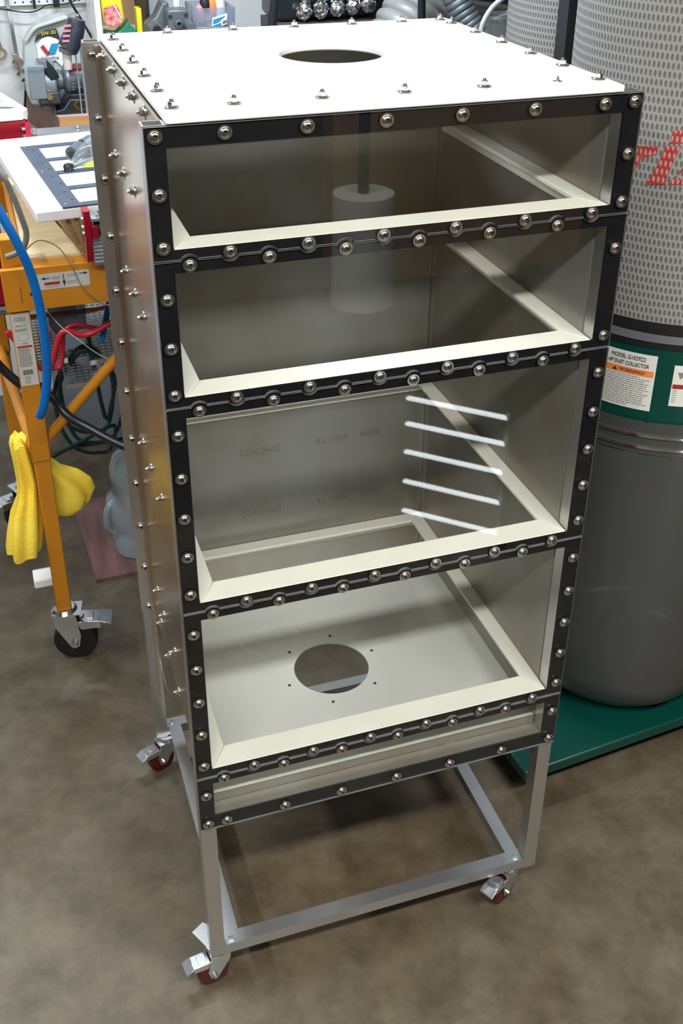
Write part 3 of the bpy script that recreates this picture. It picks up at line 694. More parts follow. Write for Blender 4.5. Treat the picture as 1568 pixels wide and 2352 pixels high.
MB().prism([(-0.03, 0.14), (-0.052, 0.155), (-0.05, 0.175), (-0.022, 0.187), (-0.008, 0.18), (-0.012, 0.15)], 'x', -0.2, -0.155, mtx=Matrix.Translation((0, 1.06, 0.02))).build('brake_pedal', 'paper', sc, bevel=0.003)

# ------------------------------------------------------------------ gantry machine lying on the scaffold
r5 = Matrix.Translation((-0.086, 0.895, 0))@Matrix.Rotation(R(5.5), 4, 'Z')
wb = MB().box(0, 0.42, 0, 0.58, 1.099, 1.121, mtx=r5).build('white_board', 'hdpe', bevel=0.003)
tag(wb, 'thick white plastic board lying over the plywood deck under a slotted dark plate', 'board')
sp = thing('slotted_plate', 'dark grey slotted metal plate lying on the thick white plastic board', 'plate', (-0.033, 0.905, 1.121))
r6 = Matrix.Translation((-0.034, 0.900, 0))@Matrix.Rotation(R(5.5), 4, 'Z')
m = MB(); m.box(0, 0.036, 0, 0.485, 1.1212, 1.1242, mtx=r6)
for y0, y1 in ((0.0, 0.022), (0.118, 0.138), (0.236, 0.256), (0.345, 0.364), (0.463, 0.485)): m.box(0.036, 0.36, y0, y1, 1.1212, 1.1242, mtx=r6)
m.box(0.36, 0.40, 0, 0.485, 1.1212, 1.1242, mtx=r6)
m.build('plate', 'slate', sp)
for k, y in enumerate((0.045, 0.10, 0.16, 0.215, 0.275, 0.33, 0.385, 0.44)):
    v = r6@Vector((0.027 if k % 2 == 0 else 0.022, y, 0)); MB().cyl((v.x, v.y, 1.1240), (v.x, v.y, 1.1246), 0.0026, n=10).build('drilled_hole', 'hole', sp)
for y in (0.012, 0.255, 0.475):
    v = r6@Vector((0.008, y, 0)); MB().cyl((v.x, v.y, 1.1242), (v.x, v.y, 1.127), 0.0035, 0.0028, n=10).build('screw', 'zinc', sp)
gm = thing('gantry_frame', 'aluminium extrusion frame with red anodised brackets standing on the plywood deck', 'machine frame', (0.03, 1.2, 1.004))
# front: ribbed extrusion, bracket, roller, clear-coated plate
m = MB(); m.box(0.014, 0.30, 0.887, 0.925, 1.006, 1.085)
for i in range(10): m.box(0.014, 0.30, 0.882, 0.8875, 1.010+i*0.0077, 1.0135+i*0.0077)
m.build('ribbed_extrusion', 'alu2', gm)
m = MB(); m.prism([(0.852, 1.128), (0.888, 1.126), (0.893, 1.100), (0.893, 1.062), (0.882, 1.045), (0.880, 1.026), (0.870, 1.020), (0.860, 1.045), (0.850, 1.075)], 'x', -0.002, 0.011); m.build('red_bracket', 'redan', gm, bevel=0.0015)
m = MB(); m.box(0.0115, 0.024, 0.850, 0.882, 1.072, 1.098); m.build('red_bracket', 'redan', gm, bevel=0.0015)
for y, z in ((0.862, 1.110), (0.868, 1.092), (0.862, 1.082)): MB().cyl((-0.002, y, z), (-0.006, y, z), 0.0045, n=10).build('screw', 'zinc', gm)
MB().cyl((0.018, 0.866, 1.088), (0.28, 0.866, 1.088), 0.014, n=20).build('roller', 'black', gm)
MB().box(0.012, 0.28, 0.846, 0.893, 1.108, 1.113).build('end_plate', 'zinc', gm)
MB().cyl((0.032, 0.868, 1.113), (0.032, 0.868, 1.116), 0.010, n=16).cyl((0.032, 0.868, 1.116), (0.032, 0.868, 1.123), 0.006, n=6, sm=False).build('plate_bolt', 'zinc', gm)
# rear cross extrusions and long red bracket
m = MB(); m.box(-0.045, 0.32, 1.575, 1.63, 1.098, 1.104); m.box(-0.04, 0.32, 1.585, 1.625, 1.06, 1.098)
for i in range(3): m.box(-0.04, 0.32, 1.576, 1.586, 1.062+i*0.012, 1.067+i*0.012)
m.build('rear_extrusion', 'alu2', gm)
MB().cyl((-0.03, 1.56, 1.098), (0.32, 1.56, 1.098), 0.006, n=12).build('guide_rod', 'chrome', gm)
MB().prism([(-0.055, 1.145), (-0.24, 1.145), (-0.24, 1.085), (-0.048, 1.085)], 'y', 1.545, 1.60).build('red_crossbar', 'redan', gm, bevel=0.002)
MB().prism([(1.50, 1.090), (1.50, 1.112), (1.54, 1.140), (1.60, 1.144), (1.60, 1.08), (1.52, 1.08)], 'x', -0.058, -0.046).build('red_bracket', 'redan', gm, bevel=0.0015)
for x, y, z in ((-0.052, 1.556, 1.146), (-0.062, 1.525, 1.128), (-0.062, 1.51, 1.114), (-0.035, 1.60, 1.106), (0.07, 1.605, 1.106)): MB().cyl((x, y, z), (x, y, z+0.005), 0.006, n=6, sm=False).build('screw', 'zinc', gm)
for a, b in (((-0.055, 0.95, 1.096), (0.000, 0.955, 1.007)), ((-0.028, 0.93, 1.096), (-0.008, 0.95, 1.03)), ((-0.010, 0.92, 1.096), (0.000, 0.94, 1.02)), ((-0.006, 0.945, 1.02), (0.013, 0.930, 1.006)), ((-0.010, 0.94, 1.07), (0.002, 0.935, 1.035))):
    d = (Vector(b)-Vector(a)); L_ = d.length; q = d.to_track_quat('Z', 'Y').to_matrix().to_4x4(); q.translation = a
    MB().box(-0.004, 0.004, -0.002, 0.002, 0, L_, mtx=q).build('strut', 'tan', gm)
wc = thing('white_carriage', 'white plastic carriage plate with dark slot on a red base behind the gantry', 'carriage', (-0.14, 1.70, 1.1))
MB().prism([(-0.30, 1.80), (-0.10, 1.80), (-0.070, 1.68), (-0.045, 1.575), (-0.060, 1.535), (-0.30, 1.515)], 'z', 1.148, 1.166).build('top_plate', 'hdpe', wc, bevel=0.002)
MB().box(-0.28, -0.075, 1.606, 1.74, 1.10, 1.147).build('red_base', 'redan', wc, bevel=0.002)
MB().prism([(-0.19, 1.60), (-0.085, 1.583), (-0.075, 1.588), (-0.09, 1.598), (-0.19, 1.63)], 'z', 1.1662, 1.168).build('slot', 'castiron', wc)
MB().prism([(-0.17, 1.66), (-0.095, 1.63), (-0.085, 1.65), (-0.10, 1.68), (-0.17, 1.71)], 'z', 1.1662, 1.175).build('clear_block', 'clearplastic', wc)
rt = thing('red_toolbox', 'red metal toolbox beside the orange leg, left edge of the picture', 'toolbox', (-0.215, 1.25, 0.84))
MB().box(-0.27, -0.150, 1.15, 1.40, 0.84, 0.955).build('box_body', 'redan', rt, bevel=0.004)
MB().box(-0.268, -0.152, 1.152, 1.398, 0.955, 0.985).build('lid', 'redan', rt, bevel=0.006)
MB().tube([(-0.235, 1.148, 0.94), (-0.235, 1.135, 0.93), (-0.185, 1.135, 0.93), (-0.185, 1.148, 0.94)], 0.003, n=6).build('handle', 'chrome', rt)
MB().box(-0.29, -0.1175, 1.13, 1.42, 0.826, 0.838).box(-0.127, -0.1175, 1.13, 1.42, 0.838, 0.99).build('side_shelf', 'darkwood', sc)

# clear bag of fittings
cb = thing('parts_bag', 'clear plastic bag of fittings lying on the slotted plate', 'bag', (0.06, 1.2, 1.125))
m = MB(); rbg = random.Random(11)
secs = [((0.010, 1.165, 1.131), 0.010), ((0.022, 1.175, 1.138), 0.020), ((0.05, 1.20, 1.148), 0.032), ((0.085, 1.225, 1.155), 0.040), ((0.12, 1.25, 1.165), 0.045), ((0.16, 1.27, 1.185), 0.030), ((0.18, 1.28, 1.20), 0.012)]
vs = []; N = 14
for (c, r) in secs:
    for i in range(N):
        a = 2*PI*i/N; k = r*(1+rbg.uniform(-.18, .18)); vs.append((c[0]+0.3*k*math.cos(a), c[1]+1.1*k*math.cos(a), max(1.126, c[2]+k*math.sin(a)*0.8)))
m.add(vs, [(j*N+i, j*N+(i+1) % N, (j+1)*N+(i+1) % N, (j+1)*N+i) for j in range(len(secs)-1) for i in range(N)], True)
m.build('bag_film', 'clearplastic', cb)
m = MB(); m.prism([(0.030, 1.150), (0.115, 1.150), (0.115, 1.200), (0.080, 1.188), (0.068, 1.166)], 'y', 1.148, 1.152, mtx=Matrix.Translation((0.0, 0.0, -0.02))@Matrix.Identity(4)); m.build('bag_card', 'lime', cb)
for i, (p0, p1, rr) in enumerate((((0.018, 1.20, 1.145), (0.040, 1.225, 1.150), 0.017), ((0.046, 1.23, 1.150), (0.066, 1.245, 1.155), 0.019))):
    t = thing('pipe_fitting', ['grey threaded pipe fitting in the clear bag, nearer its mouth', 'grey threaded pipe fitting in the clear bag, against the lime card'][i], 'fitting', p0, 'fittings in the clear bag')
    MB().cyl(p0, p1, rr, n=20).build('body', 'grinder', t)
    d = (Vector(p1)-Vector(p0)).normalized(); MB().cyl(Vector(p0)-d*0.004, Vector(p0), rr*0.5, n=12).build('bore', 'hole', t)
t = thing('round_knob', 'black ribbed knob poking out of the clear bag mouth', 'knob', (0.004, 1.15, 1.1245))
m = MB(); m.lathe([(0.001, 0.0), (0.010, 0.0), (0.011, 0.010), (0.008, 0.014), (0.001, 0.014)], (0.004, 1.152, 1.1246), n=20, wob=lambda a, z: 0.08*math.sin(8*a)); m.build('grip', 'blackpaint', t)
MB().cyl((0.014, 1.16, 1.131), (0.045, 1.18, 1.134), 0.005, n=10).build('stem', 'zinc', t)

# hoses and cords round the scaffold
tag(MB().tube([(-0.20, 0.79, 1.29), (-0.151, 0.76, 1.17), (-0.129, 0.75, 1.112), (-0.112, 0.75, 1.045), (-0.105, 0.75, 0.955), (-0.109, 0.75, 0.861), (-0.124, 0.75, 0.79), (-0.135, 0.76, 0.76)], 0.0085, n=14).build('air_hose', 'blue'),
    'bright blue air hose hanging in front of the orange leg', 'hose')
tag(MB().tube([(-0.20, 0.87, 1.27), (-0.140, 0.85, 1.211), (-0.125, 0.85, 1.178), (-0.113, 0.85, 1.127), (-0.109, 0.85, 1.094), (-0.121, 0.85, 1.066), (-0.15, 0.86, 1.052)], 0.0055, n=12).build('grey_cable', 'greyhose'),
    'grey cable curving round beside the white plastic board', 'cable')
tag(MB().tube([(-0.12, 0.99, 1.007), (-0.085, 0.985, 1.035), (-0.05, 0.95, 1.03), (-0.030, 0.915, 1.0), (-0.015, 0.90, 0.959), (0.010, 0.90, 0.928), (0.03, 0.90, 0.916), (0.06, 0.90, 0.918)], 0.0013, n=6).build('thin_wire', 'wire'),
    'thin grey wire arching off the plywood over the orange beam', 'wire')
tag(MB().tube([(-0.085, 1.02, 0.87), (-0.06, 1.02, 0.83), (-0.029, 1.0, 0.804), (0.004, 1.0, 0.769), (0.05, 1.0, 0.735)], 0.0009, n=6).build('thin_wire', 'paper'),
    'thin pale wire hanging slantwise in front of the red cords', 'wire')
tag(MB().tube([(-0.26, 1.02, 0.93), (-0.225, 1.0, 0.83), (-0.195, 1.01, 0.76), (-0.15, 1.0, 0.708), (-0.105, 0.99, 0.688), (-0.075, 0.935, 0.662), (-0.041, 0.91, 0.642), (0.039, 0.87, 0.598), (0.12, 0.85, 0.59), (0.2, 0.85, 0.62)], 0.0095, n=14).build('black_hose', 'blackhose'),
    'thick black hose running behind the orange leg towards the cabinet', 'hose')
gcp = []
for k in range(44):
    a = 2*PI*k/14.5-0.9; q_ = k/44; rad_x = 0.060+0.022*q_+0.008*math.sin(k*0.7); rad_z = 0.095+0.060*q_+0.012*math.sin(k*1.3+1)
    gcp.append((-0.010+0.012*q_+rad_x*math.cos(a), 1.25+0.012*math.sin(k*0.9)+0.0006*k, 0.560-0.055*q_+rad_z*math.sin(a)))
tag(MB().tube([(0.01, 1.25, 0.70)]+gcp+[(0.05, 1.27, 0.44), (-0.03, 1.2, 0.45), (-0.13, 1.15, 0.44), (-0.2, 1.15, 0.43)], 0.0050, n=8, res=4).build('extension_cord', 'greencord'),
    'dark green extension cord hanging in loose loops under the scaffold', 'cord')
tag(MB().tube([(-0.17, 1.1, 0.80), (-0.145, 1.1, 0.757), (-0.115, 1.1, 0.705), (-0.09, 1.1, 0.703), (-0.072, 1.1, 0.75), (-0.06, 1.1, 0.777), (-0.045, 1.1, 0.784), (-0.012, 1.1, 0.770), (0.017, 1.1, 0.775), (0.06, 1.1, 0.795), (0.1, 1.1, 0.80)], 0.0065, n=10, res=8).build('loose_red_cord', 'redcord'),  # plain red cord, first of a pair
    'red cord sagging in a wave across the perforated tray', 'cord')
tag(MB().tube([(-0.082, 1.12, 0.78), (-0.092, 1.12, 0.74), (-0.10, 1.12, 0.70), (-0.07, 1.12, 0.69), (-0.058, 1.13, 0.73), (-0.05, 1.13, 0.77), (-0.02, 1.13, 0.782), (0.03, 1.13, 0.768), (0.08, 1.13, 0.79)], 0.0055, n=10, res=8).build('loose_red_cord', 'redcord'),
    'second red cord twisted behind the first under the orange beam', 'cord')
tag(MB().tube([(0.07, 1.16, 0.85), (0.055, 1.15, 0.81), (0.042, 1.14, 0.77), (0.03, 1.14, 0.73)], 0.007, n=10).build('air_hose', 'blue'), 'short blue hose end crossing the red cord', 'hose')
def tray(x0, x1, y0, y1, z, tilt, lab):
    t = thing('wire_tray', lab, 'tray', (x0, y0, z), 'perforated trays under the scaffold')
    mt = Matrix.Translation((x0, y0, z))@Matrix.Rotation(tilt, 4, 'X')
    me = MB().box(0, x1-x0, 0, y1-y0, 0, 0.0012, mtx=Matrix.Identity(4)); o = me.build('mesh_bottom', 'perf', t, origin=(0, 0, 0)); o.location = (0, 0, 0); o.rotation_euler = (tilt, 0, 0)
    MB().box(0, x1-x0, -0.002, 0, -0.002, 0.012, mtx=mt).build('front_rim', 'zinc', t); MB().box(0, x1-x0, y1-y0, y1-y0+0.002, -0.002, 0.012, mtx=mt).build('rear_rim', 'zinc', t)
tray(-0.16, -0.045, 1.22, 1.50, 0.655, R(14), 'perforated metal tray hanging behind the orange leg')
tray(0.005, 0.14, 1.22, 1.50, 0.64, R(14), 'perforated metal tray half hidden by the cabinet edge')
tray(-0.06, 0.02, 1.16, 1.30, 0.615, R(10), 'small perforated metal tray between the green cord and red cord')
tag(MB().prism([(-0.075, 0.790), (-0.018, 0.784), (0.012, 0.784), (0.010, 0.722), (-0.062, 0.714), (-0.076, 0.74)], 'y', 1.24, 1.33).build('smoky_case', 'smoke', bevel=0.006), 'smoky grey plastic case hanging under the orange beam', 'case')
jr = thing('capped_jar', 'black jar with white cap under the red cord beside the orange leg', 'jar', (-0.122, 1.2, 0.58))
MB().lathe([(0.001, 0.590), (0.018, 0.592), (0.022, 0.605), (0.022, 0.632)], (-0.122, 1.2, 0), n=24).build('jar_body', 'black', jr)
MB().lathe([(0.024, 0.630), (0.025, 0.645), (0.020, 0.658), (0.001, 0.664)], (-0.122, 1.2, 0), n=24).build('cap', 'paper', jr)

# yellow cloth over the lower rung
def drape(mb, sections, N=36, ph=0.0, folds=5, amp=0.18):
    vs = []
    for (c, hx, hy) in sections:
        for i in range(N):
            a = 2*PI*i/N; k = 1+amp*math.sin(folds*a+ph)+0.4*amp*math.sin(3*a-2*ph+c[2]*20)
            vs.append((c[0]+hx*k*math.cos(a), c[1]+hy*k*math.sin(a), c[2]+0.004*math.sin(4*a+ph)))
    M_ = len(sections)
    mb.add(vs, [(j*N+i, j*N+(i+1) % N, (j+1)*N+(i+1) % N, (j+1)*N+i) for j in range(M_-1) for i in range(N)]+[tuple(range(N)), tuple(range((M_-1)*N, M_*N))], True)
yc = MB()
drape(yc, [((-0.186, 1.03, 0.580), 0.012, 0.02), ((-0.184, 1.01, 0.575), 0.017, 0.03), ((-0.180, 1.00, 0.53), 0.019, 0.03), ((-0.178, 0.995, 0.485), 0.021, 0.028), ((-0.182, 0.985, 0.455), 0.022, 0.030), ((-0.192, 0.975, 0.42), 0.031, 0.034), ((-0.200, 0.965, 0.37), 0.036, 0.038), ((-0.206, 0.96, 0.335), 0.036, 0.038), ((-0.208, 0.957, 0.318), 0.034, 0.036)])
drape(yc, [((-0.165, 1.02, 0.560), 0.014, 0.02), ((-0.155, 1.03, 0.52), 0.022, 0.022), ((-0.140, 1.04, 0.480), 0.036, 0.024), ((-0.118, 1.04, 0.460), 0.050, 0.03), ((-0.103, 1.04, 0.435), 0.060, 0.036), ((-0.096, 1.035, 0.410), 0.062, 0.038), ((-0.100, 1.03, 0.385), 0.054, 0.036), ((-0.112, 1.03, 0.368), 0.038, 0.030), ((-0.118, 1.03, 0.360), 0.02, 0.02)], ph=1.3, amp=0.10)
yc.mi = 0
tag(yc.build('yellow_cloth', 'ycloth'), 'bright yellow cloth draped over the lower rung of the orange scaffold', 'cloth')

# floor board and water jug
tag(MB().prism([(-0.068, 1.62), (-0.045, 1.222), (0.42, 1.235), (0.40, 1.66)], 'z', 0.0, 0.012).build('floor_board', 'board'), 'worn reddish brown board lying flat on the concrete', 'board')
jg = thing('water_jug', 'pale blue translucent water jug standing on the reddish board', 'jug', (0.098, 1.34, 0.012))
MB().lathe([(0.001, 0.014), (0.062, 0.013), (0.074, 0.020), (0.079, 0.045), (0.080, 0.08), (0.080, 0.10), (0.088, 0.112), (0.089, 0.17), (0.084, 0.185), (0.068, 0.20), (0.066, 0.225), (0.070, 0.238), (0.069, 0.275), (0.055, 0.31), (0.030, 0.328), (0.022, 0.335), (0.021, 0.36)], (0.098, 1.34, 0), n=40, wob=lambda a, z: 0.012*math.sin(4*a) if z < 0.2 else 0).build('body', 'water', jg)
MB().lathe([(0.024, 0.352), (0.025, 0.375), (0.022, 0.38), (0.001, 0.381)], (0.098, 1.34, 0), n=24).build('cap', 'blueink', jg)
MB().tube([(0.028, 1.31, 0.19), (0.008, 1.30, 0.17), (0.006, 1.30, 0.12), (0.026, 1.31, 0.095)], 0.009, n=10).build('handle', 'water', jg)

# ------------------------------------------------------------------ workbench and what stands on it
wbn = thing('workbench', 'long workbench with grey top and blue-grey front along the back wall', 'workbench', (0.5, 2.18, 0))
MB().box(-0.055, 2.6, 1.94, 2.418, 0.925, 0.95).build('worktop', 'benchgrey', wbn)
MB().box(-0.045, 2.58, 1.955, 1.97, 0.02, 0.924).build('front_panel', 'benchlow', wbn)
MB().box(-0.045, -0.03, 1.971, 2.415, 0.0, 0.924).build('end_panel', 'benchlow', wbn)
MB().box(2.56, 2.575, 1.971, 2.415, 0.0, 0.924).build('end_panel', 'benchlow', wbn)

blk = thing('wooden_block', 'thick reddish wooden block under the bench grinder', 'block', (0.05, 2.1, 0.95))
MB().prism([(-0.012, 2.395), (0.027, 2.19), (0.055, 2.012), (0.20, 2.002), (0.20, 2.39)], 'z', 0.951, 1.04).build('block', 'redwood', blk, bevel=0.002)
MB().prism([(0.057, 2.008), (0.20, 1.998), (0.20, 2.0015), (0.058, 2.0115)], 'z', 0.951, 1.0395).build('sawn_face', 'wood', blk)
MB().prism([(-0.010, 2.392), (0.028, 2.19), (0.056, 2.013), (0.199, 2.004), (0.199, 2.388)], 'z', 1.0401, 1.0415).build('sawn_top', mat('pale_sawn', (0.52, 0.40, 0.34), 0.6, var=0.2, scale=9), blk)

gr = thing('bench_grinder', 'grey and black bench grinder with red nameplate on the wooden block', 'grinder', (0.11, 2.08, 1.042))
gy, gz = 2.09, 1.128
MB().prism([(0.050, 1.042), (0.20, 1.042), (0.20, 1.052), (0.192, 1.056), (0.188, 1.083), (0.095, 1.083), (0.075, 1.058), (0.055, 1.054)], 'y', 2.035, 2.15).build('base', 'grindblk', gr, bevel=0.004)
m = MB(); m.lathe([(0.001, 0.085), (0.020, 0.085), (0.034, 0.088), (0.040, 0.096), (0.042, 0.102)], (0, gy, gz), n=36, axis='x'); m.build('end_bell', 'guard', gr)
m = MB(); m.lathe([(0.0415, 0.102), (0.0415, 0.168)], (0, gy, gz), n=36, axis='x'); m.build('motor_housing', 'grinder', gr)
m = MB(); m.lathe([(0.042, 0.168), (0.040, 0.176), (0.030, 0.184), (0.001, 0.186)], (0, gy, gz), n=36, axis='x'); m.build('end_bell', 'chrome', gr)
m = MB(); m.lathe([(0.001, 0.066), (0.026, 0.066), (0.028, 0.074), (0.026, 0.085)], (0, gy, gz), n=28, axis='x'); m.build('wheel_flange', 'guard', gr)
# wheel guard, an upright drum round the wheel, with spark plate and rest
m = MB(); m.lathe([(0.001, 0.016), (0.056, 0.016), (0.060, 0.020), (0.060, 0.060), (0.056, 0.064), (0.001, 0.064)], (0, gy, 1.125), n=40, axis='x'); m.build('wheel_guard', 'guard', gr)
m = MB(); m.prism([(gy-0.066, 1.075), (gy-0.03, 1.062), (gy+0.03, 1.062), (gy+0.05, 1.09), (gy-0.02, 1.12), (gy-0.06, 1.105)], 'x', 0.010, 0.070); m.build('spark_tray', 'grindblk', gr, bevel=0.003)
MB().box(-0.012, 0.034, gy-0.068, gy-0.062, 1.090, 1.182).build('eye_shield', 'guard', gr, bevel=0.003)
MB().prism([(-0.028, 1.178), (-0.012, 1.197), (0.012, 1.201), (0.042, 1.196), (0.042, 1.176), (0.010, 1.170)], 'y', gy-0.075, gy-0.068).build('shield_top', 'clearplastic', gr)
MB().cyl((0.040, gy-0.075, 1.096), (0.040, gy-0.064, 1.096), 0.009, n=6, sm=False).build('brass_knob', 'brass', gr)
MB().cyl((0.168, gy-0.055, 1.088), (0.168, gy-0.04, 1.088), 0.008, n=6, sm=False).build('brass_knob', 'brass', gr)
MB().prism([(0.015, 1.195), (0.045, 1.193), (0.062, 1.170), (0.075, 1.145), (0.050, 1.135), (0.035, 1.160)], 'y', gy-0.06, gy-0.03).build('lamp_arm', 'greenplastic' if False else 'grindblk', gr, bevel=0.004)
m = MB(); vs = []
for i in range(9):
    a = R(40+i*4); vs += [(0.105, gy+0.0424*math.cos(PI-a) , gz+0.0424*math.sin(a)), (0.162, gy+0.0424*math.cos(PI-a), gz+0.0424*math.sin(a))]
m.add(vs, [(2*i, 2*i+1, 2*i+3, 2*i+2) for i in range(8)], True); npl = m.build('nameplate', 'redan', gr)
for k in range(7):
    MB().box(0.112+k*0.0065, 0.116+k*0.0065, gy-0.0425*math.cos(R(54))-0.0012, gy-0.0425*math.cos(R(54))+0.003, gz+0.0425*math.sin(R(54))-0.0015, gz+0.0425*math.sin(R(54))+0.0025).build('plate_letter', 'pink', gr)
m = MB()
for i, z in enumerate((0.022, 0.014, 0.004, -0.006, -0.014, -0.022)): 
    yy = gy-math.sqrt(0.0423**2-z*z); m.box(0.104, 0.114, yy-0.0008, yy+0.0008, gz+z-0.0015, gz+z+0.0015)
m.build('specification_print', 'greyink', gr)
sw = Matrix.Translation((0.100, 2.034, 1.068))
m = MB(); m.lathe([(0.012, 0.0), (0.012, -0.0025), (0.0185, -0.0025), (0.0185, 0.0)], (0, 0, 0), n=32, axis='y'); m.v = [(v[0]*1.35+0.128, v[1]+2.0345, v[2]*0.85+1.066) for v in m.v]; m.build('switch_ring', 'chrome', gr)
MB().box(0.121, 0.135, 2.031, 2.0345, 1.060, 1.072).build('rocker_switch', 'black', gr, bevel=0.001)

ob = thing('oil_bottle', 'grey motor oil bottle with white label behind the bench grinder', 'bottle', (0.06, 2.22, 0.95))
MB().prism([(-0.002, 1.042), (-0.012, 1.073), (-0.008, 1.176), (-0.003, 1.212), (0.020, 1.247), (0.061, 1.270), (0.120, 1.288), (0.133, 1.276), (0.119, 1.254), (0.112, 1.219), (0.112, 1.146), (0.115, 1.042)], 'y', 2.17, 2.26).build('bottle_body', 'bottle', ob, bevel=0.014, segs=4)
MB().tube([(0.003, 2.165, 1.225), (0.032, 2.160, 1.258), (0.080, 2.160, 1.272), (0.122, 2.162, 1.282)], 0.006, n=10).build('handle_ridge', 'bottle', ob)
MB().prism([(0.026, 1.222), (0.034, 1.238), (0.060, 1.250), (0.090, 1.254), (0.098, 1.225), (0.066, 1.236), (0.045, 1.232)], 'y', 2.162, 2.168).build('black_label', 'ink', ob)
m = MB(); pl = [(0.030, 1.160), (0.030, 1.214)]+[(0.066+0.036*math.cos(R(a)), 1.198+0.036*math.sin(R(a))) for a in range(150, 20, -12)]+[(0.104, 1.185), (0.106, 1.170), (0.094, 1.150), (0.078, 1.168)]
m.prism(pl, 'y', 2.164, 2.169); m.build('white_label', 'paper', ob)
face_text('5W-30', 0.0145, 0.046, 1.2415, 2.1612, ob, 'yellow', 1.0, R(6))
MB().prism([(0.040, 1.207), (0.049, 1.212), (0.064, 1.187), (0.055, 1.183)], 'y', 2.160, 2.1635).build('logo_stroke', 'redink', ob)
MB().prism([(0.064, 1.187), (0.059, 1.190), (0.072, 1.214), (0.092, 1.214), (0.078, 1.187)], 'y', 2.160, 2.1635).build('logo_stroke', 'blueink', ob)
face_text('Valvoline', 0.0125, 0.038, 1.176, 2.1612, ob, 'ink', 1.1)

at = thing('dark_air_tool', 'dark cylindrical tool with pale ring leaning above the grinder', 'air tool', (0.12, 2.02, 1.16))
MB().tube([(0.136, 2.02, 1.298), (0.128, 2.02, 1.27), (0.113, 2.02, 1.238), (0.103, 2.02, 1.222)], 0.027, n=28, res=4, rf=lambda t: 0.86+0.2*math.sin(min(1, t*1.3)*PI/2)).build('barrel', 'navy', at)
MB().cyl((0.103, 2.02, 1.222), (0.100, 2.02, 1.211), 0.0245, 0.022, n=28).build('pale_ring', 'silver', at)
MB().cyl((0.100, 2.02, 1.211), (0.098, 2.02, 1.168), 0.013, 0.0115, n=10, sm=False).build('coupling', 'oldlabel', at)
MB().ball((0.139, 2.02, 1.306), 0.006, n=10).build('button', 'chrome', at)
for k in range(4):
    MB().box(0.098-k*0.003+0.0, 0.117-k*0.003, 1.9915, 1.9935, 1.283-k*0.013, 1.289-k*0.013).build('print_band', 'pink', at)
MB().box(0.122, 0.126, 2.03, 2.034, 1.042, 1.27).box(0.136, 0.141, 2.03, 2.034, 1.042, 1.25).build('stand_rod', 'guard', at)

# wall tools and cords
pb = thing('pegboard', 'white pegboard panel along the top of the back wall', 'pegboard', (-0.1, 2.41, 1.287))
MB().box(-0.6, 0.205, 2.405, 2.4195, 1.287, 2.1).build('peg_sheet', 'pegboard', pb)
m = MB()
for i in range(34):
    for j in range(14): m.cyl((-0.59+i*0.0235, 2.4045, 1.296+j*0.0235), (-0.59+i*0.0235, 2.4052, 1.296+j*0.0235), 0.003, n=6)
m.build('peg_holes', 'hole', pb)['kind'] = 'stuff'
def wrench(x, ztop, zbot, lab, material, w=0.007, y=2.395):
    t = thing('wrench', lab, 'wrench', (x, y, zbot), 'wrenches on the back wall')
    MB().prism([(x-w, zbot+0.02), (x+w, zbot+0.02), (x-0.016+w*.8, ztop), (x-0.016-w*.8, ztop)], 'y', y-0.004, y+0.004).build('shank', material, t, bevel=0.001)
    P = []
    for k in range(15):
        a = R(-55+k*290/14-90+50+ -20); P.append((x+0.018*math.cos(a), zbot+0.006+0.018*math.sin(a)))
    for k in range(9):
        a = R(-55+290-20-40-k*(290-14)/8); P.append((x+0.009*math.cos(a), zbot+0.006+0.009*math.sin(a)))
    MB().prism(P, 'y', y-0.005, y+0.005).build('open_jaw', material, t)
wrench(-0.018, 1.50, 1.118, 'long chrome wrench hanging nearest the grinder', 'chrome', 0.006)
wrench(-0.010, 1.155, 1.085, 'short chrome open-ended wrench below the long one', 'chrome', 0.009, y=2.375)
wrench(-0.078, 1.40, 1.175, 'black open-ended wrench at the left edge of the picture', 'black', 0.013)
wrench(-0.064, 1.24, 1.150, 'small chrome wrench head under the black wrench', 'chrome', 0.008, y=2.38)
tag(MB().tube([(0.12, 2.38, 1.40), (0.153, 2.35, 1.305), (0.18, 2.35, 1.25), (0.211, 2.33, 1.184), (0.235, 2.32, 1.12)], 0.0038, n=8).build('hanging_cable', 'black'), 'straight black cord slanting down to the white cubby', 'cord')
tag(MB().tube([(-0.12, 2.385, 1.305), (-0.05, 2.38, 1.284), (0.023, 2.38, 1.271), (0.06, 2.38, 1.275), (0.088, 2.38, 1.289), (0.14, 2.38, 1.290), (0.192, 2.38, 1.306), (0.25, 2.38, 1.33)], 0.002, n=6).build('hanging_cable', 'black'), 'thin black cord sagging along the pegboard edge', 'cord')
tag(MB().tube([(0.01, 2.36, 1.18), (0.005, 2.35, 1.137), (-0.008, 2.33, 1.061), (-0.020, 2.33, 1.0), (-0.035, 2.30, 0.960)], 0.0035, n=8).build('hanging_cable', 'black'), 'black cord hanging down beside the reddish wooden block', 'cord')
tag(MB().box(0.048, 0.056, 2.39, 2.398, 1.278, 1.45).build('hanging_strap', 'black'), 'narrow black strap hanging from the pegboard', 'strap')
tag(MB().box(0.108, 0.126, 2.39, 2.40, 1.280, 1.45).build('hanging_strap', 'black'), 'wide black strap hanging from the pegboard', 'strap')

